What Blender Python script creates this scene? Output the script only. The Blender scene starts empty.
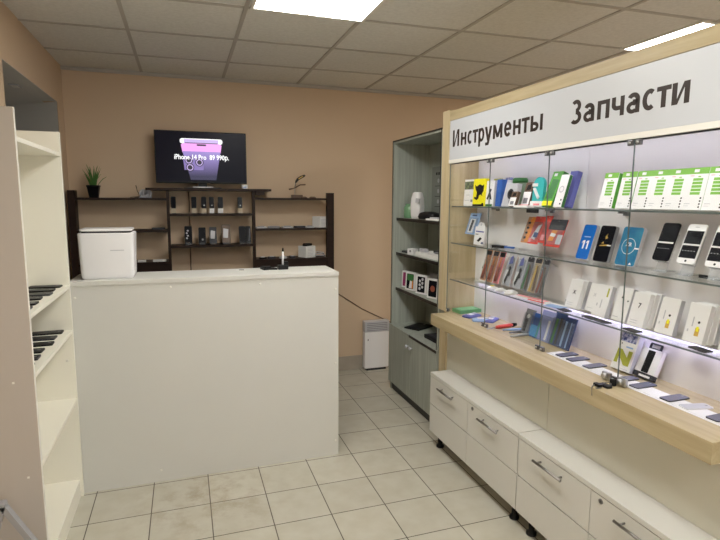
import bpy, bmesh, math, random
from mathutils import Matrix, Vector
random.seed(7)
sc = bpy.context.scene
col = sc.collection
R = math.radians

# ------------------------------------------------------------------ materials
MATS = {}
def mat(name, rgb, rough=0.5, spec=0.5, metal=0.0, emit=None, estr=0.0, noise=None, bump=None):
    if name in MATS: return MATS[name]
    m = bpy.data.materials.new(name); m.use_nodes = True
    nt = m.node_tree; b = nt.nodes['Principled BSDF']
    b.inputs['Base Color'].default_value = (*rgb, 1)
    b.inputs['Roughness'].default_value = rough
    b.inputs['Metallic'].default_value = metal
    b.inputs['Specular IOR Level'].default_value = spec
    if emit:
        b.inputs['Emission Color'].default_value = (*emit, 1)
        b.inputs['Emission Strength'].default_value = estr
    if noise or bump:
        tc = nt.nodes.new('ShaderNodeTexCoord')
        mp = nt.nodes.new('ShaderNodeMapping'); nt.links.new(tc.outputs['Object'], mp.inputs['Vector'])
    if noise:
        (sx, sy, sz), rgb2, lo, hi = noise
        mp.inputs['Scale'].default_value = (sx, sy, sz)
        n = nt.nodes.new('ShaderNodeTexNoise'); n.inputs['Scale'].default_value = 1.0
        n.inputs['Detail'].default_value = 5; n.inputs['Roughness'].default_value = 0.6
        nt.links.new(mp.outputs['Vector'], n.inputs['Vector'])
        r = nt.nodes.new('ShaderNodeValToRGB')
        r.color_ramp.elements[0].position = lo; r.color_ramp.elements[0].color = (*rgb2, 1)
        r.color_ramp.elements[1].position = hi; r.color_ramp.elements[1].color = (*rgb, 1)
        nt.links.new(n.outputs['Fac'], r.inputs['Fac'])
        nt.links.new(r.outputs['Color'], b.inputs['Base Color'])
    if bump:
        s, strength = bump
        n2 = nt.nodes.new('ShaderNodeTexNoise'); n2.inputs['Scale'].default_value = s
        nt.links.new(tc.outputs['Object'], n2.inputs['Vector'])
        bp = nt.nodes.new('ShaderNodeBump'); bp.inputs['Strength'].default_value = strength
        bp.inputs['Distance'].default_value = 0.002
        nt.links.new(n2.outputs['Fac'], bp.inputs['Height']); nt.links.new(bp.outputs['Normal'], b.inputs['Normal'])
    MATS[name] = m
    return m

WALL = mat('peach_wall_paint', (.625, .475, .335), .85, .2, noise=((1.5, 1.5, 1.5), (.605, .458, .322), .3, .7), bump=(60, .15))
GREYWALL = mat('grey_wall_paint', (.66, .64, .61), .9, .2, bump=(60, .15))
SKIRT = mat('grey_stone_skirting', (.40, .35, .29), .5, noise=((6, 6, 6), (.36, .31, .25), .35, .65))
CEIL = mat('ceiling_tile_mineral', (.73, .715, .675), .95, .1, noise=((45, 45, 45), (.66, .645, .605), .35, .65), bump=(140, .3))
CGRID = mat('ceiling_grid_metal', (.45, .42, .38), .6)
WHITE = mat('white_laminate', (.635, .626, .588), .42, .4, noise=((3, 3, 3), (.62, .611, .573), .3, .7))
WHITEB = mat('lit_cream_laminate', (.83, .80, .70), .42, .4, noise=((3, 3, 3), (.815, .785, .685), .3, .7))  # ceiling light on the bookcase shelves is put into this colour
BEIGESHADE = mat('shaded_white_laminate', (.50, .455, .41), .5, .35, noise=((8, 8, .8), (.475, .43, .385), .3, .7))  # beige carries the shade on the bookcase's near side; laminate is whitish
EDGE = mat('white_edging', (.78, .76, .70), .5)
BIRCH = mat('birch_laminate', (.485, .40, .245), .45, .4, noise=((30, 2.2, 30), (.39, .31, .175), .35, .66))
BIRCHV = mat('birch_laminate_upright', (.60, .50, .32), .45, .4, noise=((30, 30, 2.2), (.50, .40, .235), .35, .66))
BACKP = mat('pale_back_panel', (.80, .78, .79), .4, .4)
LOWP = mat('grey_white_panel', (.67, .66, .57), .45, .4, noise=((3, 3, 3), (.65, .64, .55), .3, .7))
SIGNW = mat('sign_panel', (.56, .58, .61), .3, .5)
INK = mat('sign_lettering', (.032, .022, .018), .35, .35)
GREYWOOD = mat('grey_green_woodgrain', (.43, .46, .41), .5, .4, noise=((40, 40, 1.6), (.31, .335, .295), .3, .7))
BLACKEDGE = mat('black_edging', (.012, .011, .010), .4)
DARKWOOD = mat('dark_brown_wood', (.030, .015, .010), .5, .2, noise=((4, 40, 40), (.020, .010, .007), .3, .7))
STEEL = mat('brushed_steel', (.55, .55, .55), .3, .5, 1.0)
DSTEEL = mat('dark_steel', (.22, .22, .23), .35, .5, 1.0)
DSTEEL2 = mat('satin_handle_metal', (.36, .35, .34), .35, .5, 1.0)
GREYMETAL = mat('grey_painted_metal', (.38, .38, .40), .4, .5, .3)
BLACK = mat('black_plastic', (.012, .012, .013), .45, .2)
BLACKG = mat('black_glass', (.007, .007, .010), .3, .06)
DGREY = mat('dark_grey_plastic', (.04, .04, .048), .45, .25)
MGREY = mat('mid_grey_plastic', (.22, .22, .24), .4)
LGREY = mat('light_grey_plastic', (.50, .50, .53), .35)
WPLAST = mat('white_plastic', (.80, .79, .80), .3)
WCARD = mat('white_card', (.82, .81, .81), .55)
PAPER = mat('white_paper', (.80, .79, .77), .7)
GREEN = mat('lime_green_print', (.19, .47, .05), .45)
GREEND = mat('dark_green_print', (.035, .17, .04), .45)
GREENB = mat('bright_green_print', (.09, .36, .035), .45)
YELLOW = mat('yellow_print', (.87, .78, .01), .45)
OLIVE = mat('olive_print', (.40, .42, .05), .5)
BLUE = mat('blue_print', (.035, .12, .42), .4)
SKY = mat('light_blue_print', (.30, .45, .72), .45)
NAVY = mat('navy_print', (.025, .055, .17), .4)
PURPLE = mat('violet_print', (.11, .12, .36), .45)
TEAL = mat('teal_print', (.05, .46, .46), .4)
ORANGE = mat('orange_print', (.80, .27, .03), .45)
RED = mat('red_print', (.68, .07, .055), .4)
PINK = mat('pink_print', (.82, .28, .30), .45)
BRICK = mat('brown_red_print', (.27, .07, .04), .5)
BROWN = mat('brown_print', (.13, .075, .045), .5)
GOLD = mat('gold_print', (.62, .40, .08), .4)
TERRA = mat('terracotta_sticker', (.55, .27, .14), .6)
MAGENTA = mat('magenta_print', (.30, .015, .12), .4)
LEAF = mat('grass_leaf', (.06, .17, .03), .6)
SCREEN11 = mat('blue_phone_screen', (.01, .13, .50), .2)
SCREENXR = mat('teal_phone_screen', (.06, .28, .42), .2, noise=((14, 14, 9), (.02, .13, .28), .35, .7))
PICTURE = mat('dark_photo_print', (.16, .22, .10), .5, noise=((60, 60, 60), (.03, .03, .05), .42, .58))
PICTURE2 = mat('violet_photo_print', (.50, .52, .72), .5, noise=((60, 60, 60), (.05, .07, .25), .42, .58))
LEDM = mat('led_strip_glow', (.9, .9, 1), .5, emit=(.84, .84, 1.0), estr=9)
LEDM2 = mat('led_strip_glow_low', (.9, .9, 1), .5, emit=(.66, .64, 1.0), estr=21)
PANELM = mat('light_panel_glow', (1, 1, 1), .5, emit=(1.0, .995, .95), estr=17)
TVBLACK = mat('tv_screen_black', (.005, .005, .009), .25, .12, emit=(.006, .005, .012), estr=.3)
def em(name, rgb, s): return mat(name, (.02, .02, .02), .3, emit=rgb, estr=s)
TVW = em('tv_white', (1, 1, 1), .9)
TVLILAC = em('tv_lilac', (.60, .45, .85), .75)
TVPINK = em('tv_pink', (.85, .35, .85), .85)
TVVIO = em('tv_violet', (.28, .20, .55), .6)
TVDARK = em('tv_dark', (.02, .015, .05), .3)

def gradient_screen():
    m = bpy.data.materials.new('tv_phone_back'); m.use_nodes = True
    nt = m.node_tree; b = nt.nodes['Principled BSDF']
    b.inputs['Base Color'].default_value = (.01, .01, .02, 1); b.inputs['Roughness'].default_value = .15
    tc = nt.nodes.new('ShaderNodeTexCoord'); s = nt.nodes.new('ShaderNodeSeparateXYZ')
    mr = nt.nodes.new('ShaderNodeMapRange'); mr.inputs[1].default_value = .10; mr.inputs[2].default_value = .30
    r = nt.nodes.new('ShaderNodeValToRGB')
    r.color_ramp.elements[0].color = (.02, .015, .06, 1); r.color_ramp.elements[1].color = (.36, .27, .66, 1)
    nt.links.new(tc.outputs['Object'], s.inputs[0]); nt.links.new(s.outputs['Z'], mr.inputs[0])
    nt.links.new(mr.outputs[0], r.inputs[0]); nt.links.new(r.outputs[0], b.inputs['Emission Color'])
    b.inputs['Emission Strength'].default_value = .75
    return m
TVGRAD = gradient_screen()
def rect_(x0, x1, z0, z1): return [(x0, z0), (x1, z0), (x1, z1), (x0, z1)]

def glass(name, tint, fres, haze=0.0):
    m = bpy.data.materials.new(name); m.use_nodes = True
    nt = m.node_tree; nt.nodes.clear()
    out = nt.nodes.new('ShaderNodeOutputMaterial')
    tr = nt.nodes.new('ShaderNodeBsdfTransparent'); tr.inputs[0].default_value = (*tint, 1)
    gl = nt.nodes.new('ShaderNodeBsdfGlossy'); gl.inputs['Roughness'].default_value = .03
    fr = nt.nodes.new('ShaderNodeLayerWeight'); fr.inputs['Blend'].default_value = .12
    mu = nt.nodes.new('ShaderNodeMath'); mu.operation = 'MULTIPLY'; mu.inputs[1].default_value = fres
    mx = nt.nodes.new('ShaderNodeMixShader')
    nt.links.new(fr.outputs['Fresnel'], mu.inputs[0]); nt.links.new(mu.outputs[0], mx.inputs[0])
    nt.links.new(tr.outputs[0], mx.inputs[1]); nt.links.new(gl.outputs[0], mx.inputs[2])
    last = mx
    if haze:
        df = nt.nodes.new('ShaderNodeBsdfDiffuse'); df.inputs[0].default_value = (.8, .82, .85, 1)
        m2 = nt.nodes.new('ShaderNodeMixShader'); m2.inputs[0].default_value = haze
        nt.links.new(mx.outputs[0], m2.inputs[1]); nt.links.new(df.outputs[0], m2.inputs[2]); last = m2
    nt.links.new(last.outputs[0], out.inputs[0])
    return m
DOORGLASS = glass('door_glass', (.985, .99, .99), .30)
SHELFGLASS = glass('shelf_glass', (.975, .985, .98), .5, .025)
ACRYL = glass('clear_acrylic', (.95, .96, .97), .8, .10)
JARGLASS = mat('green_jar_plastic', (.17, .34, .19), .25)
BLISTER = glass('clear_blister_plastic', (.93, .95, .97), .9, .08)
BLUEFILM = glass('blue_film', (.30, .48, .80), .8, .35)
GEDGE = mat('glass_edge', (.11, .135, .13), .3)

def floor_mat():
    m = bpy.data.materials.new('floor_tiles'); m.use_nodes = True
    nt = m.node_tree; b = nt.nodes['Principled BSDF']; L = nt.links
    tc = nt.nodes.new('ShaderNodeTexCoord')
    br = nt.nodes.new('ShaderNodeTexBrick'); br.offset = 0; br.squash = 1
    br.inputs['Scale'].default_value = 1; br.inputs['Brick Width'].default_value = .302
    br.inputs['Row Height'].default_value = .302; br.inputs['Mortar Size'].default_value = .0028
    br.inputs['Mortar Smooth'].default_value = .1; br.inputs['Bias'].default_value = 0
    br.inputs['Color1'].default_value = (.53, .505, .425, 1); br.inputs['Color2'].default_value = (.49, .467, .393, 1)
    br.inputs['Mortar'].default_value = (.085, .07, .055, 1)
    L.new(tc.outputs['Object'], br.inputs['Vector'])
    n = nt.nodes.new('ShaderNodeTexNoise'); n.inputs['Scale'].default_value = 9; n.inputs['Detail'].default_value = 6
    L.new(tc.outputs['Object'], n.inputs['Vector'])
    r = nt.nodes.new('ShaderNodeValToRGB'); r.color_ramp.elements[0].position = .3; r.color_ramp.elements[1].position = .65
    r.color_ramp.elements[0].color = (.90, .88, .84, 1); r.color_ramp.elements[1].color = (1, 1, 1, 1)
    L.new(n.outputs['Fac'], r.inputs[0])
    m1 = nt.nodes.new('ShaderNodeMix'); m1.data_type = 'RGBA'; m1.blend_type = 'MULTIPLY'; m1.inputs[0].default_value = 1
    L.new(br.outputs['Color'], m1.inputs[6]); L.new(r.outputs[0], m1.inputs[7])
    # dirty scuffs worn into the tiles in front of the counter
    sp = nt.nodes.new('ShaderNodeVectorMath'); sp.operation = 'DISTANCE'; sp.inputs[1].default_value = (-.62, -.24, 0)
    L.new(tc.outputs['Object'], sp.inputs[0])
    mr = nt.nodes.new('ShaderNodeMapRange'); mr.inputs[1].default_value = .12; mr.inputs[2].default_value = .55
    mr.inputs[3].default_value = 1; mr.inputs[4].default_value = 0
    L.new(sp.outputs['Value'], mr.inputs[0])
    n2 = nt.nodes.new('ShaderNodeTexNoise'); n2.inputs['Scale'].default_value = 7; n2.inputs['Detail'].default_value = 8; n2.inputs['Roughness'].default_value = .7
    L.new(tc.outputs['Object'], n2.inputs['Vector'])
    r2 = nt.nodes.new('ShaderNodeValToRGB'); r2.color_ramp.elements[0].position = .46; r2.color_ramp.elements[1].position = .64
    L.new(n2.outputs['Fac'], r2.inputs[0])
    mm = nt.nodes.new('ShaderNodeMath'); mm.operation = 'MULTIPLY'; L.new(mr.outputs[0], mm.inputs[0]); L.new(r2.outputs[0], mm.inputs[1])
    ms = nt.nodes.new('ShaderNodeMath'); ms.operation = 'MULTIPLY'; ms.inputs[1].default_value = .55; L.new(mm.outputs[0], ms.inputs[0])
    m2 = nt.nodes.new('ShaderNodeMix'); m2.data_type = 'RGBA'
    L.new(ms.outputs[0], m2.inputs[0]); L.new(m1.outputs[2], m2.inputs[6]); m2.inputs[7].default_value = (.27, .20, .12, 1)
    L.new(m2.outputs[2], b.inputs['Base Color'])
    b.inputs['Roughness'].default_value = .38; b.inputs['Specular IOR Level'].default_value = .35
    bp = nt.nodes.new('ShaderNodeBump'); bp.inputs['Strength'].default_value = .3; bp.inputs['Distance'].default_value = .002; bp.invert = True
    L.new(br.outputs['Fac'], bp.inputs['Height']); L.new(bp.outputs['Normal'], b.inputs['Normal'])
    return m
FLOORM = floor_mat()

# ------------------------------------------------------------------ mesh builder
def rrect(w, h, r, n=5, cx=0, cy=0):
    pts = []
    for (sx, sy, a0) in ((1, 1, 0), (-1, 1, 90), (-1, -1, 180), (1, -1, 270)):
        for i in range(n + 1):
            a = R(a0 + 90 * i / n)
            pts.append((cx + sx * (w / 2 - r) + r * math.cos(a), cy + sy * (h / 2 - r) + r * math.sin(a)))
    return pts
def circle(r, n=20, cx=0, cy=0): return [(cx + r * math.cos(2 * math.pi * i / n), cy + r * math.sin(2 * math.pi * i / n)) for i in range(n)]

class B:
    def __init__(s, m=None):
        s.bm = bmesh.new(); s.mats = []; s.m = m
    def mi(s, m):
        m = m or s.m
        if m not in s.mats: s.mats.append(m)
        return s.mats.index(m)
    def _paint(s, faces, m, smooth=False):
        k = s.mi(m)
        for f in faces: f.material_index = k; f.smooth = smooth
    def box(s, x0, x1, y0, y1, z0, z1, m=None, bev=0, M=None):
        t = bmesh.new()
        bmesh.ops.create_cube(t, size=1)
        for v in t.verts:
            v.co = Vector(((x0 + x1) / 2 + v.co.x * (x1 - x0), (y0 + y1) / 2 + v.co.y * (y1 - y0), (z0 + z1) / 2 + v.co.z * (z1 - z0)))
        if bev: bmesh.ops.bevel(t, geom=t.edges[:], offset=bev, segments=2, profile=.5, affect='EDGES')
        return s.merge(t, m, M)
    def merge(s, t, m, M=None, smooth=False):
        vm = {}; fs = []
        for v in t.verts: vm[v] = s.bm.verts.new(M @ v.co if M else v.co)
        for f in t.faces:
            try: fs.append(s.bm.faces.new([vm[v] for v in f.verts]))
            except ValueError: pass
        s._paint(fs, m, smooth); t.free(); return s
    def prism(s, pts, axis, a0, a1, m=None, M=None, smooth=False):
        """outline pts in the plane normal to axis; 'x': (y,z), 'y': (x,z), 'z': (x,y)"""
        def P(p, a):
            return Vector((a, p[0], p[1])) if axis == 'x' else Vector((p[0], a, p[1])) if axis == 'y' else Vector((p[0], p[1], a))
        t = bmesh.new()
        lo = [t.verts.new(P(p, a0)) for p in pts]; hi = [t.verts.new(P(p, a1)) for p in pts]
        n = len(pts)
        for i in range(n): t.faces.new((lo[i], lo[(i + 1) % n], hi[(i + 1) % n], hi[i]))
        t.faces.new(lo[::-1]); t.faces.new(hi)
        bmesh.ops.recalc_face_normals(t, faces=t.faces[:])
        return s.merge(t, m, M)
    def loft(s, rings, m=None, M=None, caps=True, smooth=True):
        t = bmesh.new()
        rs = [[t.verts.new(p) for p in r] for r in rings]
        n = len(rs[0])
        for a, b in zip(rs, rs[1:]):
            for i in range(n): t.faces.new((a[i], a[(i + 1) % n], b[(i + 1) % n], b[i]))
        if caps: t.faces.new(rs[0][::-1]); t.faces.new(rs[-1])
        bmesh.ops.recalc_face_normals(t, faces=t.faces[:])
        return s.merge(t, m, M, smooth)
    def tube(s, path, r, n=8, m=None, M=None):
        path = [Vector(p) for p in path]; rings = []
        rr = r if isinstance(r, (list, tuple)) else [r] * len(path)
        for i, p in enumerate(path):
            d = (path[min(i + 1, len(path) - 1)] - path[max(i - 1, 0)]).normalized()
            u = d.cross(Vector((0, 0, 1)) if abs(d.z) < .9 else Vector((1, 0, 0))).normalized(); w = d.cross(u)
            rings.append([p + rr[i] * (math.cos(2 * math.pi * k / n) * u + math.sin(2 * math.pi * k / n) * w) for k in range(n)])
        return s.loft(rings, m, M)
    def lathe(s, prof, c=(0, 0, 0), n=20, m=None, M=None):
        rings = [[Vector((c[0] + r * math.cos(2 * math.pi * k / n), c[1] + r * math.sin(2 * math.pi * k / n), c[2] + z)) for k in range(n)] for r, z in prof]
        return s.loft(rings, m, M)
    def text(s, body, size, M, m=None, bold=0.0, depth=.0004, align='LEFT', sx=1.0):
        cu = bpy.data.curves.new('t', 'FONT'); cu.body = body; cu.size = size
        cu.extrude = depth; cu.align_x = align; cu.resolution_u = 2
        o = bpy.data.objects.new('t', cu); col.objects.link(o)
        bpy.context.view_layer.update()
        me = bpy.data.meshes.new_from_object(o.evaluated_get(bpy.context.evaluated_depsgraph_get()))
        bpy.data.objects.remove(o); bpy.data.curves.remove(cu)
        t = bmesh.new(); t.from_mesh(me); bpy.data.meshes.remove(me)
        for v in t.verts: v.co.x *= sx
        pass
        e = bold * size
        if e:
            for (dx, dy, dz) in ((e, 0, .00006), (e / 2, e / 2, .00012), (e / 2, -e / 2, .00018)):
                s.merge(t.copy(), m, M @ Matrix.Translation((dx, dy, dz)))
        return s.merge(t, m, M)

def FRONT(x, z, y):     # text/graphics standing on a front that faces -y
    return Matrix.Translation((x, y, z)) @ Matrix.Rotation(R(90), 4, 'X')

ORG = {}
def thing(name, label, cat, loc=(0, 0, 0), rotz=0, group=None, lean=0):
    o = bpy.data.objects.new(name, None); col.objects.link(o); o.empty_display_size = .05
    o.location = loc; o.rotation_euler = (-lean, 0, rotz); o['label'] = label; o['category'] = cat
    if group: o['group'] = group
    ORG[o] = Vector(loc)
    return o
def part(name, b, parent=None, world=False, label=None):
    """one mesh object; world=True: vertices given in world coordinates"""
    me = bpy.data.meshes.new(name)
    if parent is not None and world:
        bmesh.ops.translate(b.bm, verts=b.bm.verts[:], vec=-ORG[parent])
    b.bm.normal_update(); b.bm.to_mesh(me); b.bm.free()
    for m in b.mats: me.materials.append(m)
    o = bpy.data.objects.new(name, me); col.objects.link(o)
    if parent is not None: o.parent = parent
    ORG[o] = ORG.get(parent, Vector((0, 0, 0)))
    if label: o['label'] = label
    return o
def single(name, b, label, cat, group=None, loc=None, rotz=0, lean=0):
    o = part(name, b)
    o['label'] = label; o['category'] = cat
    if group: o['group'] = group
    if loc is not None: o.location = loc; o.rotation_euler = (-lean, 0, rotz)
    return o
def struct(name, b, parent=None):
    o = part(name, b, parent)
    if parent is None: o['kind'] = 'structure'
    return o
ORD = ['first', 'second', 'third', 'fourth', 'fifth', 'sixth', 'seventh', 'eighth', 'ninth']

# ------------------------------------------------------------------ the room
CZ = 2.672; YB = 4.745; XL = -.86; XR = 4.2; YF = -3.0
b = B(FLOORM)
f = bmesh.new(); fx, fy = .6856, 3.0926
bmesh.ops.create_grid(f, x_segments=1, y_segments=1, size=1)
for v in f.verts: v.co = Vector(((XR + .1 if v.co.x > 0 else -2.3) - fx, (YB + .3 if v.co.y > 0 else YF - .1) - fy, 0))
b.merge(f, FLOORM); fl = struct('floor', b); fl.location = (fx, fy, 0)
b = B(CEIL); b.box(XL, XR + .1, YF, YB + .05, CZ, CZ + .05); ce = struct('ceiling', b)
b = B(CGRID)
gx = [-.28 + .638 * k for k in range(-1, 8)]; gy = [4.18 - .595 * k for k in range(0, 13)]
for x in gx:
    if XL < x < XR: b.box(x - .011, x + .011, YF, YB, CZ - .006, CZ + .001)
for y in gy:
    if y > YF + .15:
        ya, yb = y - .03 * (XL - .7), y - .03 * (XR - .7)
        b.prism([(XL, ya - .011), (XR, yb - .011), (XR, yb + .011), (XL, ya + .011)], 'z', CZ - .005, CZ + .001)
part('ceiling_grid', b, ce)
b = B(WALL); b.box(XL, XR + .1, YB, YB + .1, 0, CZ); struct('wall_back', b)
OY0, OY1, OZ = 3.262, 4.52, 2.365
b = B(WALL)
b.box(XL - .1, XL, YF, OY0, 0, CZ); b.prism([(XL, OY1 + .006), (XL, YB), (XL - .1, YB), (XL - .1, OY1 + .09)], 'z', 0, OZ); b.box(XL - .1, XL, OY1, YB, OZ, CZ); b.box(XL - .1, XL, OY0, OY1, OZ + .002, CZ)
struct('wall_left', b)
b = B(WALL); b.box(XR, XR + .1, YF, YB, 0, CZ); struct('wall_right', b)
b = B(WALL); WX0, WX1, WZ0, WZ1 = -.5, 3.9, .25, 2.45       # unseen shopfront behind the camera; its window is added for fill daylight
b.box(XL - .1, WX0, YF - .1, YF, 0, CZ); b.box(WX1, XR + .1, YF - .1, YF, 0, CZ); b.box(WX0, WX1, YF - .1, YF, 0, WZ0); b.box(WX0, WX1, YF - .1, YF, WZ1, CZ)
struct('wall_front', b)
b = B(EDGE)
for k in range(4):
    x = WX0 + (WX1 - WX0 - .05) * k / 3; b.box(x, x + .05, YF - .07, YF - .02, WZ0 + .05, WZ1 - .05)
for z in (WZ0, WZ1 - .05): b.box(WX0, WX1, YF - .07, YF - .02, z, z + .05)
wd = struct('fill_window', b)
b = B(DOORGLASS); b.box(WX0 + .05, WX1 - .05, YF - .05, YF - .044, WZ0 + .05, WZ1 - .05); part('glazing', b, wd)
b = B(GREYWALL)      # recess beyond the opening in the left wall
b.prism([(XL - .101, OY0 - .001), (XL - .101, OY1 + .25), (-1.62, 5.25), (-2.25, 5.25), (-2.25, OY0 - .06)], 'z', OZ, OZ + .05)
b.prism([(XL - .001, OY1), (-1.62, 5.12), (-1.68, 5.18), (XL - .1, OY1 + .14)], 'z', 0, OZ)
b.box(-2.25, -2.2, OY0 - .05, 5.2, 0, OZ); b.box(-2.25, XL - .1, OY0 - .05, OY0, 0, OZ); b.box(-2.25, -1.6, 5.12, 5.17, 0, OZ)
b.box(XL - .1, XL - .001, OY0, OY1, OZ, OZ + .002)
struct('wall_recess', b)
b = B(SKIRT); b.box(XL, 1.95, YB - .012, YB, 0, .138, bev=.002)
struct('baseboard_back', b)
b = B(CGRID); b.box(XL, XR, YB - .022, YB, CZ - .028, CZ - .004); struct('trim_1', b)

# ceiling lights
LX, LY = .638, .595
def ceiling_light(x, y, label):
    t = thing('ceiling_light', label, 'ceiling light', (x + LX / 2, y + LY / 2, CZ - .006), group='square ceiling light panels')
    w, h = LX / 2, LY / 2
    b = B(EDGE)
    for a in ((-w, w, -h, -h + .018), (-w, w, h - .018, h), (-w, -w + .018, -h + .018, h - .018), (w - .018, w, -h + .018, h - .018)):
        b.box(a[0], a[1], a[2], a[3], -.006, .006)
    part('frame', b, t)
    b = B(PANELM); b.box(-w + .018, w - .018, -h + .018, h - .018, -.003, .004); part('diffuser', b, t)
X2 = [-.28 + .638 * k for k in range(0, 8)]
ceiling_light(X2[1] + .02, 4.18 - .595 * 3 - .0, 'glowing square ceiling panel in front of the white counter')
ceiling_light(X2[5] - .09, 4.18 - .595 * 3 - .06, 'glowing ceiling panel seen over the top of the lettered display case')
ceiling_light(X2[1] + .02, 4.18 - .595 * 9, 'added unseen ceiling panel near the shop entrance, on the counter side')  # this and the next two panels are added out of view for lighting
ceiling_light(X2[5], 4.18 - .595 * 9, 'added unseen ceiling panel near the shop entrance, behind the display case')
ceiling_light(X2[1] + .02, 4.18 - .595 * 6, 'added unseen ceiling panel over the aisle, above the photographer')

t = single('recess_lamp', B(LGREY).box(-.028, .028, -.045, .045, -.008, 0, bev=.003).box(-.018, .018, -.03, .03, -.011, -.006, EDGE), 'small pale lamp fitting under the grey soffit of the wall recess', 'lamp', loc=(-.985, 3.97, OZ))

# ------------------------------------------------------------------ counter
t = thing('counter', 'tall white laminate service counter in the middle of the shop', 'counter', (.15, 3.115, 0))
CT = 1.208
b = B(WHITE); b.box(-.60, .905, 3.115, 3.131, 0, CT - .024); fp = part('front_panel', b, t, True)
for (x, z) in ((-.085, 1.158), (.418, 1.152), (-.572, 1.12), (.885, 1.10), (.885, .10), (.885, .62), (-.18, .07)):
    b = B(EDGE); b.lathe([(.007, 0), (.007, .0015), (.004, .0025)], n=12, M=Matrix.Translation((x, 3.115, z)) @ Matrix.Rotation(R(90), 4, 'X')); part('screw_cap', b, fp, True)
b = B(WHITE); b.box(-.60, .907, 3.110, 3.44, CT - .024, CT, bev=.0015); part('countertop', b, t, True)
for x in (-.60, .889):
    b = B(WHITE); b.box(x, x + .016, 3.131, 3.43, 0, CT - .024); part('side_panel', b, t, True)
b = B(WHITE); b.box(-.584, .889, 3.135, 3.42, .60, .616); part('shelf', b, t, True)

# white appliance on the counter
t = thing('white_appliance', 'white rounded box appliance with a thin lid on the left end of the counter', 'appliance', (-.412, 3.278, CT))
def rr3(w, d, r, z): return [Vector((p[0], p[1], z)) for p in rrect(w, d, r)]
b = B(WPLAST); b.loft([rr3(.25, .19, .02, 0), rr3(.268, .20, .022, .010), rr3(.272, .205, .022, .03), rr3(.284, .212, .022, .245), rr3(.283, .211, .022, .252), rr3(.276, .205, .02, .256)])
b.box(.02, .09, -.1068, -.1035, .158, .1625, LGREY); part('body', b, t)
b = B(DGREY); b.loft([rr3(.25, .18, .025, .254), rr3(.25, .18, .025, .268)]); part('seal', b, t)
b = B(WPLAST); b.loft([rr3(.262, .195, .022, .266), rr3(.266, .198, .022, .268), rr3(.266, .198, .022, .276), rr3(.258, .19, .022, .279)]); part('lid', b, t)

t = thing('desk_pen', 'white pen with dark tip upright in a black stand on the counter', 'pen', (.594, 3.33, CT))
b = B(BLACK); b.box(-.032, .032, -.028, .028, 0, .028, bev=.004).box(.006, .034, -.012, .016, .024, .05, bev=.003); part('stand', b, t)
b = B(WPLAST); b.tube([(0, 0, .022), (.002, 0, .115)], .006); b.tube([(.002, 0, .115), (.0025, 0, .138)], [.007, .004], m=BLACK); part('pen', b, t)
b = B(BLACK); b.prism([(-.045, .035), (.02, .04), (.035, .01), (.055, -.03), (.01, -.02), (-.03, -.035)], 'z', 0, .012)
b.prism([(-.04, .03), (.015, .03), (.02, -.01), (-.025, -.02)], 'z', .012, .02)
single('black_wallet', b, 'black flat pouch lying on the counter left of the upright pen', 'pouch', loc=(.50, 3.34, CT))
b = B(PAPER); b.prism([(-.03, -.012), (.025, -.018), (.03, .014), (-.025, .018)], 'z', 0, .0015); b.box(-.01, .02, -.006, .0, .0015, .004, DGREY)
single('paper_slip', b, 'small paper slip lying mid-counter left of the black pouch', 'paper', loc=(.33, 3.35, CT))

# ------------------------------------------------------------------ bookcase on the left
t = thing('bookcase', 'tall open white bookcase with one side painted in beige shade, against the left wall', 'bookcase', (-.73, 2.75, 0))
UX0, UX1, UZ = XL + .004, -.588, 1.988
b = B(BEIGESHADE); b.box(UX0, UX1, 2.312, 2.328, 0, UZ)
for (x, z) in ((-.70, 1.17), (-.66, .93), (-.635, .53), (-.75, .53), (-.72, 1.88)): b.box(x - .004, x + .004, 2.3105, 2.312, z - .004, z + .004, EDGE)
sp = part('side_panel', b, t, True, 'side panel with its shade painted beige grey')
b = B(EDGE); b.box(UX1, UX1 + .0015, 2.3115, 2.3285, 0, UZ); part('edging', b, sp, True)
b = B(WHITEB); b.box(UX0, UX1, 3.085, 3.1085, 0, UZ)
b.lathe([(.007, 0), (.007, .0015), (.004, .0025)], n=12, m=EDGE, M=Matrix.Translation((-.622, 3.085, .787)) @ Matrix.Rotation(R(90), 4, 'X'))
part('side_panel', b, t, True)
b = B(WHITEB); b.box(UX0, UX0 + .004, 2.328, 3.085, .09, UZ); part('back_panel', b, t, True)
for z in (.573, .953, 1.196, 1.884):
    b = B(WHITEB); b.box(UX0 + .004, UX1 - .001, 2.328, 3.085, z - .018, z, bev=.0008); part('shelf', b, t, True)
b = B(WHITEB); b.box(UX0 + .004, -.602, 2.328, 3.085, 0, .102, bev=.0008); part('bottom_shelf', b, t, True)

def lying_phone(x, y, z, l, w, rotz, label, group, body=DGREY, face=BLACKG, h=.009, cat='phone', z0=0):
    t = thing('phone', label, cat, (x, y, z), rotz, group)
    b = B(body); b.prism(rrect(l, w, min(.009, w * .2)), 'z', 0, h); part('body', b, t)
    b = B(face); b.prism(rrect(l * .95, w * .92, .006), 'z', h, h + .0006)
    b.prism(rrect(l * .1, w * .12, .002, cx=l * .38), 'z', h + .0006, h + .001, MGREY); part('screen', b, t)
    return t
for k, z in enumerate((1.196, .953)):
    nm = ('upper', 'lower')[k]
    for i in range(6):
        y = 3.04 - i * .118
        l = (.150, .148, .143, .147, .138, .15)[(i + k * 2) % 6]
        lying_phone(-.612 - l / 2 - (.004, .012, .0, .016, .006, .002)[i] - .008 * k, y, z, l, .066 + .004 * ((i + k) % 3), R((-3, 2, -1, 3, -2, 1)[(i + k) % 6]),
                    'dark phone lying on the %s phone shelf of the bookcase, %s from the counter' % (nm, ORD[i]), 'phones lying in the bookcase', body=(BLACK, BLACK, DGREY)[(i + k) % 3], h=.007)

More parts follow.
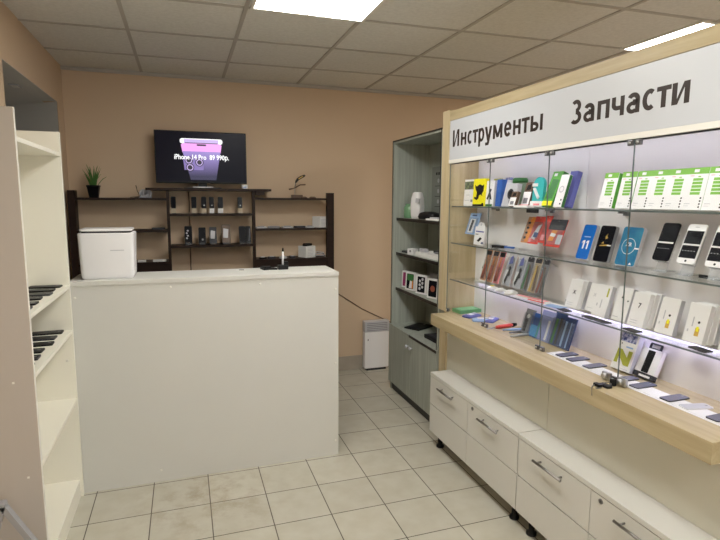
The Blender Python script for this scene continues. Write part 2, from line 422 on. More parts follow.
# grey metal bar in front of the bookcase
t = thing('metal_stand', 'grey metal bar frame bent to a peak beside the shade-painted bookcase side', 'stand', (-.64, 2.22, 0))
def bar(a, c, wd, d, m):
    a = Vector(a); c = Vector(c); n = (c - a).normalized(); u = Vector((n.z, 0, -n.x)) * wd / 2
    bb = B(m); pts = [a + u, c + u, c - u, a - u]
    bb.prism([(p.x, p.z) for p in pts], 'y', a.y - d / 2, a.y + d / 2); return bb
b = bar((-.708, 2.22, .485), (-.452, 2.22, .0), .020, .03, GREYMETAL); part('leg', b, t, True)
b = bar((-.700, 2.22, .483), (-.840, 2.22, .0), .020, .03, GREYMETAL); part('leg', b, t, True)
b = B(GREYMETAL); b.box(-.722, -.690, 2.203, 2.237, .472, .492, bev=.005); part('joint', b, t, True)
b = bar((-.56, 2.22, .215), (-.772, 2.22, .215), .012, .018, DSTEEL); part('crossbar', b, t, True)

# ------------------------------------------------------------------ dark wall shelving
SY0, SY1 = 4.52, YB - .013
t = thing('wall_shelving', 'dark brown open wall shelving behind the white counter', 'shelving', (.2, 4.62, 0))
for x0, x1, z1 in ((-.835, -.785, 1.716), (-.128, -.106, 1.72), (.556, .578, 1.72), (1.210, 1.272, 1.714)):
    b = B(DARKWOOD); b.box(x0, x1, SY0, SY0 + (.11 if x0 < -.5 else .05), 0, z1); part('upright', b, t, True)
for x0, x1, zs in ((-.785, -.128, (1.661, 1.405, 1.145)), (-.106, .556, (1.533, 1.274, 1.02)), (.578, 1.210, (1.668, 1.408, 1.140))):
    for z in zs:
        b = B(DARKWOOD); b.box(x0, x1, SY0 + .002, SY1, z - .018, z); part('shelf', b, t, True)
b = B(DARKWOOD); b.box(-.28, .715, SY0 - .02, SY1, 1.722, 1.741); part('top_shelf', b, t, True)
for x0, x1 in ((-.785, -.128), (.578, 1.210)):
    b = B(DARKWOOD); b.box(x0, x1, SY0 + .02, SY0 + .036, .95, 1.127); part('apron', b, t, True)
b = B(DARKWOOD); b.box(.585, .66, SY0, SY0 + .12, 1.69, 1.722); part('bracket', b, t, True)
b = B(BROWN); b.tube([(.047, 4.715, 1.715), (.05, 4.71, 1.6), (.046, 4.715, 1.54)], .004); b.tube([(.047, 4.715, 1.51), (.048, 4.71, 1.4), (.046, 4.715, 1.28)], .004); b.tube([(.046, 4.715, 1.25), (.044, 4.712, 1.1), (.046, 4.715, .9)], .005); part('cable_cover', b, t, True)

# TV
t = thing('television', 'flat television lit with a purple phone advert above the dark shelving', 'television', (.16, 4.60, 1.741))
W2, Z0T, Z1T = .362, .042, .462
b = B(BLACK); b.box(-W2, W2, -.012, .022, Z0T, Z1T, bev=.004).box(-.22, .22, .02, .055, .08, .36, bev=.01); part('body', b, t)
sc_ = B(TVBLACK); sc_.box(-W2 + .008, W2 - .008, -.0135, -.011, Z0T + .014, Z1T - .008)
y = -.0137
def flat(pts, m, d=.0004):
    global y
    sc_.prism(pts, 'y', y - d, y, m); y -= d
flat([(-.118, .160), (.118, .160), (.158, .395), (.145, .402), (-.145, .402), (-.158, .395)], TVDARK)
flat(rrect(.335, .042, .018, cx=0, cy=.382), TVW)
flat(rect_(-.135, .135, .361, .397), TVLILAC)
flat(rect_(-.128, .128, .361, .370), TVDARK)
flat([(-.150, .29), (.150, .29), (.160, .352), (.146, .364), (-.146, .364), (-.160, .352)], TVPINK)
flat(rrect(.075, .014, .006, cx=0, cy=.352), TVDARK)
flat([(-.092, .07), (.110, .07), (.150, .30), (-.150, .30)], TVGRAD)
flat([(-.138, .150), (.01, .150), (.015, .25), (-.148, .25)], TVVIO)
for (cx, cz) in ((-.103, .228), (-.02, .212), (-.095, .170)):
    flat(circle(.033, 18, cx, cz), TVDARK); flat(circle(.026, 18, cx, cz), TVLILAC); flat(circle(.019, 18, cx, cz), TVDARK)
sc_.text('iPhone 14 Pro  89 990р.', .056, FRONT(.000, .235, y - .001), TVW, bold=.03, align='CENTER', sx=.78)
part('screen', sc_, t)
b = B(BLACK); b.box(-.035, .035, -.006, .016, .006, .05); part('neck', b, t)
b = B(DGREY); b.prism(rrect(.30, .13, .02), 'z', 0, .006); part('stand_foot', b, t)
b = B(WPLAST); b.box(-.078, .078, -.075, -.062, .0062, .0135); part('front_strip', b, t)

# things on the dark shelving
t = thing('potted_plant', 'small artificial grass plant in a black pot on the left dark shelf', 'plant', (-.662, 4.60, 1.661))
b = B(BLACK)
b.loft([rr3(.062, .062, .006, 0), rr3(.086, .086, .008, .083), rr3(.092, .092, .008, .083), rr3(.092, .092, .008, .096), rr3(.078, .078, .006, .096), rr3(.074, .074, .006, .085)])
part('pot', b, t)
b = B(LEAF)
for i in range(46):
    a = random.uniform(0, 2 * math.pi); h = random.uniform(.10, .175); s = random.uniform(.01, .062)
    r0 = random.uniform(0, .022)
    p = [Vector((math.cos(a) * (r0 + s * (k / 4) ** 1.7), math.sin(a) * (r0 + s * (k / 4) ** 1.7), .08 + h * k / 4)) for k in range(5)]
    w = [.0032, .0036, .003, .002, .0006]
    b.tube(p, w, 4)
b.tube([(.025, 0, .085), (.045, 0, .115), (.07, 0, .145), (.098, 0, .162)], [.002, .0025, .0025, .001], 5)
part('leaves', b, t)
t = thing('desk_gadget', 'small silver ring gadget with a thin wire, left of the television', 'gadget', (-.30, 4.60, 1.661))
b = B(LGREY)
for dx in (0, .03):
    b.loft([[Vector((dx + r * math.cos(2 * math.pi * k / 16), yy, .036 + r * math.sin(2 * math.pi * k / 16))) for k in range(16)] for r, yy in ((.03, .02), (.034, -.01), (.024, -.014), (.02, .0))])
b.box(-.03, .06, -.015, .025, 0, .012, MGREY); part('rings', b, t)
b = B(BLACK); b.tube([(-.02, 0, .01), (-.045, 0, .05), (-.055, 0, .10)], .0022); b.tube([(-.03, 0, .008), (-.07, -.01, .006), (-.1, 0, .004)], .003); part('wire', b, t)
b = B(WPLAST); b.prism(rrect(.05, .035, .012), 'z', 0, .035); b.box(-.012, .012, -.019, -.017, .01, .02, SKY)
single('white_adapter', b, 'small white adapter lying on the top board by the television\'s right corner', 'adapter', loc=(.50, 4.58, 1.741))
b = B(DGREY); b.prism(rrect(.10, .07, .008), 'z', 0, .015)
single('black_case', b, 'black flat case on the left dark shelf above the white papers', 'case', loc=(-.20, 4.60, 1.405))
for i, (x, w) in enumerate(((-.335, .06), (-.20, .10))):
    b = B(PAPER); b.prism(rrect(w, .06, .003), 'z', 0, .014); b.box(-w * .3, w * .2, -.031, -.0295, .004, .008, LGREY)
    single('card_packet', b, ('short' , 'long')[i] + ' white card packet on the lowest left dark shelf', 'packet', loc=(x, 4.58, 1.145))
t = thing('leaf_ornament', 'small leaf-shaped ornament on a dark base on the right dark shelf', 'ornament', (.955, 4.60, 1.668))
b = B(BROWN); b.box(-.048, .048, -.025, .025, 0, .028, bev=.003); part('base', b, t)
b = B(STEEL); b.tube([(-.018, 0, .026), (-.018, 0, .08), (-.014, 0, .125), (.004, 0, .155)], .0032); part('stem', b, t)
b = B(BLACK)
lf = [(-.014, .126), (-.012, .15), (.004, .175), (.035, .193), (.066, .205), (.078, .198), (.068, .184), (.045, .172), (.018, .156), (0, .136)]
b.prism(lf, 'y', -.006, .006); b.prism([(.012, .168), (.03, .182), (.055, .193), (.058, .189), (.035, .175), (.018, .163)], 'y', -.008, -.006, GOLD); part('leaf', b, t)
b = B(BROWN); b.tube([(-.07, 0, .075), (-.03, 0, .083), (-.005, 0, .095), (.03, 0, .115), (.078, 0, .118)], [.007, .005, .006, .005, .006]); part('crosspiece', b, t)
for i, (x, z, w, h, d, lab) in enumerate(((1.198, 1.408, .095, .097, .10, 'white paper-covered box at the right end of the middle right dark shelf'), (1.045, 1.140, .11, .102, .11, 'white box with dark things poking out of it, on the lowest right dark shelf'))):
    t = thing('small_box', lab, 'box', (x - (.03 if z > 1.3 else 0), 4.62, z), R(28))
    b = B(PAPER); b.box(-w / 2, w / 2, -d / 2, d / 2, 0, h)
    for k in range(5): b.box(-w * .33, w * (.2 + .06 * (k % 3)), -d / 2 - .0008, -d / 2, h * (.2 + .13 * k), h * (.2 + .13 * k) + .003, LGREY)
    part('carton', b, t)
    if i:
        b = B(BLACK); b.box(-.05, .02, -.03, .01, h, h + .014, M=Matrix.Rotation(R(12), 4, 'Z')); b.box(-.01, .045, -.02, .04, h, h + .02); part('contents', b, t)
# flat small wares lying along the right shelves
for i, (x, z, w, m) in enumerate(((.63, 1.408, .09, LGREY), (.74, 1.408, .10, MGREY), (.86, 1.408, .09, LGREY), (.97, 1.408, .09, DGREY), (1.06, 1.408, .07, LGREY))):
    b = B(m); b.prism(rrect(w, .07, .006), 'z', 0, .012 + .004 * (i % 2)); b.prism(rrect(w * .6, .04, .004), 'z', .012, .0175, MGREY)
    single('flat_accessory', b, 'flat grey accessory on the middle right dark shelf, %s from the television side' % ORD[i], 'accessory', 'flat accessories on the dark shelving', loc=(x, 4.57, z), rotz=R((4, -6, 3, 8, -4)[i]))
for i, (x, z, w, m) in enumerate(((.64, 1.14, .06, BLACK), (.72, 1.14, .07, DGREY), (.82, 1.14, .06, LGREY), (.90, 1.14, .05, DGREY))):
    b = B(m); b.prism(rrect(w, .05, .01), 'z', 0, .014 + .004 * (i % 2)); b.prism(rrect(w * .5, .03, .004), 'z', .014, .022, LGREY)
    single('flat_accessory', b, 'small dark accessory on the lowest right dark shelf, %s from the television side' % ORD[i], 'accessory', 'flat accessories on the dark shelving', loc=(x, 4.57, z), rotz=R((14, -6, 23, 8)[i]))
t = thing('cable_coil', 'tangled grey cable coil at the right end of the lowest dark shelf', 'cable', (1.160, 4.60, 1.140))
b = B(LGREY); b.tube([(.05 * math.cos(k * .5) * (1 - .01 * k), .035 * math.sin(k * .5), .006 + .0013 * k) for k in range(34)], .004, 6); part('coil', b, t)
b = B(BLACK); b.tube([(-.05, 0, .02), (-.02, .01, .035), (.03, -.01, .03), (.055, .01, .006)], .005, 6); part('plug_lead', b, t)
for i, (x, m) in enumerate(((.99, BROWN), (1.07, BROWN))):
    b = B(m); b.prism(rrect(.06, .04, .015), 'z', 0, .008); b.prism(rrect(.04, .02, .008), 'z', .008, .013)
    single('dark_clip', b, ('flat dark clip beside the leaf ornament on the upper right dark shelf', 'flat dark clip between the leaf ornament and the right post')[i], 'clip', loc=(x + .02, 4.57, 1.668))

def stand_phone(x, z, w, h, label, tag, face, lean=.22, graphic=None, z0=.045):
    t = thing('phone', label, 'phone', (x, 4.58, z), 0, 'phones on stands behind the counter')
    b = B(ACRYL); b.box(-w * .4, w * .4, -.012, .03, 0, .004); b.box(-w * .35, w * .35, .004, .007, .004, h * .8, M=Matrix.Rotation(-lean, 4, 'X')); b.box(-w * .35, w * .35, -.012, -.009, .004, z0 * .5)
    part('stand', b, t)
    M = Matrix.Translation((0, -.004, z0 if tag else .008)) @ Matrix.Rotation(-lean, 4, 'X')
    b = B(BLACK); b.prism(rrect(w, h, .007, cy=h / 2), 'y', -.008, 0, M=M); bo = part('body', b, t)
    b = B(face); b.prism(rrect(w * .93, h * .95, .005, cy=h / 2), 'y', -.0086, -.008, M=M)
    if graphic == 'wave':
        for k in range(4): b.prism(circle(w * .13, 10, (-.15 + .1 * (k % 2)) * w * 1.4, h * (.32 + .14 * k)), 'y', -.0092, -.0086, LGREY, M=M)
    if graphic == 'pale':
        b.prism([(-w * .36, h * .3), (w * .2, h * .28), (w * .3, h * .75), (-w * .3, h * .8)], 'y', -.0092, -.0086, LGREY, M=M)
    if graphic == 'line':
        b.prism([(w * .05, h * .1), (w * .15, h * .1), (w * .35, h * .85), (w * .25, h * .85)], 'y', -.0092, -.0086, MGREY, M=M)
    if graphic == 'dot':
        b.prism(circle(w * .14, 10, w * .05, h * .25), 'y', -.0092, -.0086, LGREY, M=M)
    part('screen', b, t)
    if tag:
        b = B(tag); b.box(-w * .5, w * .5, -.016, -.014, .004, z0 - .002, M=Matrix.Rotation(-.12, 4, 'X'))
        if tag == WCARD:
            for k in range(3): b.box(-w * .35, w * .3, -.0166, -.016, .010 + .009 * k, .013 + .009 * k, LGREY, M=Matrix.Rotation(-.12, 4, 'X'))
        part('price_tag', b, t)
BEIGETAG = mat('beige_card', (.45, .37, .27), .6)
for i, (x, w, tag, g) in enumerate(((-.076, .038, BEIGETAG, None), (.084, .040, BEIGETAG, None), (.163, .040, BEIGETAG, 'dot'), (.226, .038, WCARD, 'dot'), (.297, .042, WCARD, None), (.458, .038, BEIGETAG, 'dot'))):
    stand_phone(x, 1.533, w, .095, ('black phone on the shelf under the television, %s from the left, ' % ORD[i]) + ('with white tag' if tag == WCARD else 'with beige tag'), tag, BLACKG, graphic=g)
for i, (x, w, h, m, g, d) in enumerate(((.032, .060, .150, BLACKG, 'wave', 'black phone with pale rings'), (.142, .058, .138, BLACKG, 'dot', 'plain black phone'), (.230, .060, .140, DGREY, 'pale', 'grey-screened phone'), (.337, .070, .160, BROWN, 'pale', 'largest brown and white phone'), (.472, .054, .145, BLACKG, None, 'all-black phone'), (.522, .044, .145, BLACKG, 'line', 'narrow black phone with a grey streak'))):
    stand_phone(x, 1.274, w, h, d + ' leaning on the lower phone shelf under the television', None, m, graphic=g)

# ------------------------------------------------------------------ heater and cable
t = thing('heater', 'white panel heater low on the back wall beside the grey cabinet', 'heater', (1.742, 4.68, 0))
b = B(WPLAST); b.box(-.125, .125, -.03, .04, .022, .385, bev=.006); b.box(-.095, -.088, -.032, -.03, .30, .318, DGREY); part('body', b, t)
b = B(LGREY); b.box(-.127, .127, -.034, .042, .385, .492, bev=.006)
for k in range(5): b.box(-.105, .105, -.036, -.033, .40 + .017 * k, .406 + .017 * k, MGREY)
part('grille', b, t)
b = B(DGREY); b.box(-.10, .10, -.02, .03, 0, .024); part('feet', b, t)
b = B(BROWN); b.tube([(.95, YB - .006, 1.10), (1.15, YB - .006, .93), (1.373, YB - .006, .765), (1.62, YB - .006, .60), (1.912, YB - .006, .45), (2.0, YB - .006, .40)], .0045, 6)
single('wall_cable', b, 'thin brown cable running down the back wall above the heater', 'cable')

# ------------------------------------------------------------------ grey cabinet
GX, GY0, GY1, GB = 1.668, 3.250, 4.155, 2.02
t = thing('grey_cabinet', 'tall grey woodgrain cabinet with open shelves beside the display case', 'cabinet', (1.84, 3.72, 0))
GZ = .59; GT = 2.142
b = B(BLACKEDGE); b.box(GX + .03, GX + .046, GY0, GY1, 0, .075); part('plinth', b, t, True)
for y0 in (GY0, GY1 - .018):
    b = B(GREYWOOD); b.box(GX + .019, GB, y0, y0 + .018, 0, GZ - .02); part('base_side', b, t, True)
b = B(GREYWOOD); b.box(GX, GB, GY0, GY1, GZ - .02, GZ)
b.box(GX - .001, GX, GY0, 3.73, GZ - .02, GZ, BLACKEDGE); part('base_top', b, t, True)
ym = 3.70
for (y0, y1, yk) in ((GY0 + .002, ym - .002, ym - .035), (ym + .002, GY1 - .002, ym + .035)):
    b = B(GREYWOOD); b.box(GX, GX + .018, y0, y1, .078, GZ - .022); d = part('door', b, t, True)
    b = B(LGREY); b.lathe([(.006, 0), (.006, .012), (.014, .018), (.015, .024), (.010, .029), (.001, .030)], n=14, M=Matrix.Translation((GX, yk, .495)) @ Matrix.Rotation(R(-90), 4, 'Y')); part('knob', b, d, True)
HX = 1.682
for y0 in (GY0, GY1 - .03):
    b = B(GREYWOOD); b.box(HX, GB - .015, y0, y0 + .03, GZ, GT)
    b.box(HX - .002, HX, y0 + .022, y0 + .03, GZ, GT, BLACKEDGE); part('hutch_side', b, t, True)
b = B(GREYWOOD); b.box(HX, GB - .015, GY0 + .03, GY1 - .03, GT - .025, GT - .001); b.box(HX - .002, HX, GY0, GY1, GT - .012, GT, BLACKEDGE); part('hutch_top', b, t, True)
b = B(GREYWOOD); b.box(GB - .015, GB, GY0, GY1, GZ, GT)
part('hutch_back', b, t, True)
for z in (1.507, 1.215, .912):
    b = B(GREYWOOD); b.box(1.715, GB - .015, GY0 + .03, GY1 - .03, z - .018, z); b.box(1.712, 1.715, GY0 + .03, GY1 - .03, z - .024, z, BLACKEDGE); part('shelf', b, t, True)
# poster on its back
b = B(mat('poster_grey', (.25, .265, .24), .5)); b.box(GB - .0165, GB - .0155, 3.74, 4.06, 1.55, 1.93)
for k in range(3): b.box(GB - .0172, GB - .0165, 3.77, 4.0, 1.60 + .085 * k, 1.604 + .085 * k, BLACK); b.prism(circle(.018, 14, 3.94, 1.645 + .085 * k), 'x', GB - .0172, GB - .0165, LGREY)
for k in range(5): b.box(GB - .0172, GB - .0165, 3.80 + .04 * k, 3.825 + .04 * k, 1.862, 1.884, BLACK)
single('poster', b, 'dark grey price poster on the back of the grey cabinet, upper compartment', 'poster')
# its contents
t = thing('white_dispenser', 'white rounded dispenser standing on the top shelf of the grey cabinet', 'dispenser', (1.80, 3.90, 1.507), R(-60))
b = B(WPLAST); b.loft([rr3(.085, .07, .025, 0), rr3(.098, .085, .03, .02), rr3(.098, .10, .03, .09), rr3(.090, .09, .03, .16), rr3(.074, .065, .025, .205), rr3(.05, .045, .02, .213)]); part('body', b, t)
b = B(LGREY); b.box(.0, .035, -.058, -.045, .13, .165, M=Matrix.Rotation(R(8), 4, 'Y')); part('nozzle', b, t)
t = thing('green_jar', 'green clear plastic jar beside the white dispenser', 'jar', (1.80, 4.045, 1.507))
b = B(JARGLASS); b.lathe([(.048, 0), (.052, .006), (.052, .09), (.038, .104)]); part('jar', b, t)
b = B(JARGLASS); b.lathe([(.039, .104), (.039, .116), (.034, .118)]); part('lid', b, t)
b = B(BLACK); b.loft([rr3(.19, .10, .04, 0), rr3(.22, .11, .05, .02), rr3(.19, .09, .04, .048), rr3(.09, .05, .02, .06)])
b.tube([(.05, 0, .03), (.085, .01, .022), (.07, .03, .012)], .008)
single('black_bag', b, 'black crumpled bag on the top shelf of the grey cabinet', 'bag', loc=(1.80, 3.68, 1.507), rotz=R(-80))
b = B(PAPER); b.prism(rrect(.16, .10, .004), 'z', 0, .012); b.box(-.05, .04, -.02, .02, .012, .022, LGREY, M=Matrix.Rotation(.4, 4, 'Z'))
single('leaflet_pile', b, 'low pile of white leaflets at the front of the grey cabinet\'s top shelf', 'leaflets', loc=(1.765, 3.48, 1.507), rotz=R(-85))
t = thing('accessory_tray', 'white tray with small grey parts on the second shelf of the grey cabinet', 'tray', (1.84, 3.62, 1.215), R(-88))
b = B(PAPER); b.box(-.20, .20, -.09, .08, 0, .022, bev=.002); b.box(-.19, .19, -.085, .075, .022, .034); part('tray', b, t)
b = B(LGREY); b.box(-.16, -.09, -.07, -.02, .034, .06, bev=.004); b.box(.02, .16, -.03, .03, .034, .046, MGREY); b.box(-.05, .0, .0, .05, .034, .05, DGREY); part('contents', b, t)
b = B(WPLAST); b.box(-.035, .035, -.03, .03, 0, .05, bev=.004); b.prism(circle(.01, 12, 0, .03), 'y', -.0306, -.03, MGREY)
single('white_charger', b, 'white cube charger standing in front of the tray in the grey cabinet', 'charger', loc=(1.757, 3.88, 1.215), rotz=R(-70))
b = B(DGREY); b.prism(rrect(.14, .09, .006), 'z', 0, .014); b.prism(rrect(.05, .03, .004), 'z', .014, .022, LGREY)
single('flat_device', b, 'flat dark device at the far end of the grey cabinet\'s second shelf', 'device', loc=(1.80, 4.03, 1.215), rotz=R(-85))
def retail_phone_box(x, y, z, w, h, d, label, graphic, lean=.0, rz=-90):
    t = thing('phone_box', label, 'phone box', (x, y, z + d * math.sin(lean)), R(rz), 'phone boxes in the grey cabinet', lean)
    b = B(WCARD); b.box(-w / 2, w / 2, 0, d, 0, h, bev=.0015)
    part('carton', b, t)
    g = B(BLACKG)
    g.prism(rrect(w * .72, h * .82, .006, cy=h / 2), 'y', -.0006, 0, MAGENTA if graphic == 'pink' else BLACKG)
    if graphic == 'pink': g.prism([(-w * .1, h * .12), (w * .3, h * .12), (w * .33, h * .5), (w * .1, h * .6)], 'y', -.0012, -.0006, PINK)
    if graphic == 'swirl':
        g.prism([(-w * .33, h * .55), (w * .33, h * .5), (w * .33, h * .88), (-w * .33, h * .88)], 'y', -.0012, -.0006, GREEND)
        g.prism([(-w * .1, h * .12), (w * .2, h * .12), (w * .26, h * .5), (0, h * .55)], 'y', -.0016, -.0012, PAPER)
        g.prism([(w * .2, h * .12), (w * .33, h * .12), (w * .33, h * .6), (w * .22, h * .5)], 'y', -.0020, -.0016, ORANGE)
    if graphic == 'grid':
        for k in range(6): g.prism(circle(w * .10, 10, (-.12 + .24 * (k % 2)) * w, h * (.28 + .1 * k)), 'y', -.0012, -.0006, LGREY)
    if graphic == 'dark': g.prism(circle(w * .2, 16, 0, h * .5), 'y', -.0012, -.0006, BRICK)
    part('front_print', g, t)
for x, y, w, h, lab, g in ((1.775, 4.060, .10, .142, 'white phone box with a magenta picture, in the grey cabinet', 'pink'), (1.755, 3.925, .115, .150, 'white phone box with a green, white and orange picture, in the grey cabinet', 'swirl'), (1.765, 3.735, .12, .152, 'white phone box with pale rings on black, in the grey cabinet', 'grid'), (1.765, 3.53, .12, .150, 'white phone box with a dark red spot on black, in the grey cabinet', 'dark')):
    retail_phone_box(x, y, .912, w, h, .035, lab, g, .05, rz=-72)
for i, y in enumerate((3.69, 3.49)):
    b = B(LGREY); b.box(-.05, .05, 0, .03, 0, .165, bev=.002)
    single('grey_box', b, ('pale grey carton behind the phone box with rings', 'pale grey carton behind the phone box with a dark red spot')[i], 'box', 'grey cartons in the grey cabinet', loc=(1.85, y, .912), rotz=R(-80))
lying_phone(1.85, 3.935, GZ, .22, .15, R(30), 'black tablet lying flat on the grey cabinet\'s base', None, BLACK, BLACKG, .010, 'tablet').name = 'tablet'
b = B(BLACK); b.box(-.10, .10, -.08, .08, 0, .03, bev=.004); b.box(-.08, .08, -.06, .06, .03, .034, DGREY)
single('black_device', b, 'black box-shaped device on the grey cabinet\'s base, near the display case', 'device', loc=(1.83, 3.52, GZ), rotz=R(-88))

# ------------------------------------------------------------------ display case
DX, BX = 1.668, 1.892            # door plane, inner back
Y0, Y1 = 1.10, 3.135             # inside of the two end panels
LZ = .905
SHX0 = 1.698
t = thing('display_case', 'birch and white display case with glass doors and a lettered fascia', 'display case', (1.75, 2.12, 0))
DC = t
for (a, c) in ((Y1, Y1 + .095), (Y0 - .095, Y0)):
    b = B(BIRCHV); b.box(DX - .003, BX + .03, a, c, LZ - .001, 2.236); b.box(DX + .012, BX + .03, a - (0.0 if a > 2 else 0), c, 0, LZ - .07)
    part('end_panel', b, t, True)
for (a, c) in ((Y0, 2.117), (2.119, Y1)):
    b = B(BACKP); b.box(BX, BX + .016, a, c, LZ, 2.16); part('back_panel', b, t, True)
for (a, c) in ((Y0 - .02, 2.070), (2.074, Y1)):
    b = B(LOWP); b.box(1.692, 1.708, a, c, .0, LZ - .07); part('lower_panel', b, t, True)
for (a, c) in ((1.115, 2.104), (2.1045, 3.09)):
    b = B(BIRCH); b.box(1.54, BX + .02, a, c, LZ - .074, LZ, bev=.001); part('ledge', b, t, True)
b = B(BIRCH); b.box(1.66, BX + .02, 3.09, Y1, LZ - .074, LZ); part('ledge_end', b, t, True)
for (a, c) in ((Y0, 2.55), (2.551, Y1 )):
    b = B(BIRCH); b.box(DX - .001, DX + .017, a, c, 2.166, 2.225); part('top_rail', b, t, True)
b = B(BIRCH); b.box(DX + .017, BX + .03, Y0, Y1, 2.20, 2.222); part('roof_board', b, t, True)
b = B(SIGNW); b.box(DX + .001, DX + .014, Y0, Y1 + .0, 1.916, 2.164); sg = part('sign', b, t, True)
SIDE = Matrix(((0, 0, -1, 0), (-1, 0, 0, 0), (0, 1, 0, 0), (0, 0, 0, 1)))   # text that faces -x and runs towards -y
def arc_strip(cx, cz, rx, ry, t, a0, a1, n=14):
    out = [(cx + rx * math.cos(R(a0 + (a1 - a0) * k / n)), cz + ry * math.sin(R(a0 + (a1 - a0) * k / n))) for k in range(n + 1)]
    inn = [(cx + (rx - t) * math.cos(R(a0 + (a1 - a0) * k / n)), cz + (ry - t * .85) * math.sin(R(a0 + (a1 - a0) * k / n))) for k in range(n + 1)]
    return [[out[k], out[k + 1], inn[k + 1], inn[k]] for k in range(n)]
def letter(ch, w, x, cap, t):
    """strokes of one bold Cyrillic letter as polygons, u to the right and z up from the baseline"""
    bx = lambda u0, u1, z0, z1: [(u0, z0), (u1, z0), (u1, z1), (u0, z1)]
    th = t * .82
    if ch in 'Ии':
        h = cap if ch == 'И' else x
        return [bx(0, t, 0, h), bx(w - t, w, 0, h), [(t * .6, 0), (t * 1.15, 0), (w - t * .6, h), (w - t * 1.15, h)]]
    if ch == 'н': return [bx(0, t, 0, x), bx(w - t, w, 0, x), bx(t, w - t, x * .42, x * .42 + th)]
    if ch == 'п': return [bx(0, t, 0, x), bx(w - t, w, 0, x), bx(t, w - t, x - th, x)]
    if ch == 'т': return [bx(0, w, x - th, x), bx(w / 2 - t / 2, w / 2 + t / 2, 0, x - th)]
    if ch == 'м': return [bx(0, t, 0, x), bx(w - t, w, 0, x), [(w / 2 - t * .5, x * .08), (w / 2 + t * .5, x * .08), (t * 1.1, x), (0, x)], [(w / 2 - t * .5, x * .08), (w / 2 + t * .5, x * .08), (w, x), (w - t * 1.1, x)]]
    if ch == 'с': return arc_strip(w * .56, x / 2, w * .56, x * .52, t, 52, 308, 18)
    if ch == 'е': return arc_strip(w / 2, x / 2, w / 2, x * .52, t, 0, 318, 20) + [bx(t * .8, w - t * .2, x * .42, x * .42 + th * .85)]
    if ch == 'р': return [bx(0, t, -x * .36, x)] + arc_strip(w * .5, x / 2, w * .5, x * .52, t, -180, 180, 22)
    if ch == 'у': return [[(w / 2 - t * .6, 0), (w / 2 + t * .35, 0), (t * 1.15, x), (0, x)], [(w * .28, -x * .34), (w * .28 + t * 1.1, -x * .34), (w, x), (w - t * 1.15, x)], bx(w * .10, w * .28 + t * .7, -x * .36, -x * .36 + th)]
    if ch == 'ы': return [bx(0, t, 0, x), bx(w - t, w, 0, x), bx(t, w * .36, 0, th * .9), bx(t, w * .36, x * .55 - th * .9 + .003, x * .55 + .003)] + arc_strip(w * .34, x * .29, w * .33, x * .30, t, -90, 90, 12)
    if ch == 'З': return arc_strip(w * .45, cap * .74, w * .48, cap * .27, t, -90, 140, 16) + arc_strip(w * .45, cap * .28, w * .55, cap * .29, t, -140, 90, 16)
    if ch == 'а': return [bx(w - t, w, 0, x * .66)] + arc_strip(w * .50, x * .66, w * .5, x * .36, t, 0, 150, 14) + arc_strip(w * .46, x * .29, w * .46, x * .31, t * .9, 40, 325, 18) + [bx(w * .46, w - t * .5, x * .49, x * .49 + th * .85)]
    if ch == 'ч': return [bx(w - t, w, 0, x), bx(0, t, x * .58, x), bx(w * .42, w - t, x * .30, x * .30 + th)] + arc_strip(w * .45, x * .60, w * .45, x * .305, t, 180, 275, 10)
    return []
def word(letters, z, xh, cap, t):
    g = B(INK)
    for i, (ch, y, w) in enumerate(letters):
        for k, poly in enumerate(letter(ch, w, xh, cap, t)):
            g.prism([(y - u, z + v) for u, v in poly], 'x', DX + .0004 - .00002 * (k % 3), DX + .0012)
    part('lettering', g, sg, True)
word([('И', 3.092, .080), ('н', 2.988, .066), ('с', 2.908, .055), ('т', 2.847, .060), ('р', 2.781, .064), ('у', 2.712, .076), ('м', 2.626, .092), ('е', 2.519, .068), ('н', 2.436, .066), ('т', 2.363, .066), ('ы', 2.288, .095)], 1.996, .077, .104, .0205)
word([('З', 1.997, .066), ('а', 1.918, .064), ('п', 1.837, .067), ('ч', 1.759, .065), ('а', 1.682, .063), ('с', 1.607, .058), ('т', 1.544, .061), ('и', 1.479, .070)], 1.992, .076, .104, .0205)
b = B(EDGE); b.box(DX - .002, DX + .014, Y0, Y1, 1.893, 1.915); part('sign_rail', b, t, True)
b = B(DGREY); b.box(DX + .014, DX + .03, Y0, Y1, 1.888, 1.905); part('door_track', b, t, True)
b = B(EDGE); b.box(DX + .045, BX, Y0, Y1, 1.932, 1.945); part('light_board', b, t, True)
b = B(LEDM); b.box(DX + .06, DX + .072, Y0 + .02, Y1 - .02, 1.924, 1.932); part('led_strip', b, t, True)
b = B(EDGE); b.box(BX - .016, BX - .0005, Y0 + .01, Y1 - .01, 1.1085, 1.1115); b.box(BX - .016, BX - .0145, Y0 + .01, Y1 - .01, 1.100, 1.1085); lp = part('led_profile', b, t, True)
b = B(LEDM2); b.box(BX - .013, BX - .004, Y0 + .012, Y1 - .06, 1.107, 1.1085); part('led_strip', b, lp, True)
SHX = 1.698
for (a, c) in ((Y0, 2.1175), (2.1185, Y1)):
    for z in (1.617, 1.374, 1.127):
        b = B(SHELFGLASS); b.box(SHX + .0012, BX, a, c, z - .007, z); s = part('glass_shelf', b, t, True)
        b = B(GEDGE); b.box(SHX, SHX + .0011, a, c, z - .007, z); part('polished_edge', b, s, True)
for z in (1.61, 1.367):
    for y in (1.30, 1.86, 2.36, 2.88):
        b = B(MGREY); b.box(BX - .012, BX, y - .012, y + .012, z - .022, z - .0005); b.box(BX - .05, BX - .012, y - .005, y + .005, z - .012, z - .0005); part('shelf_bracket', b, t, True)
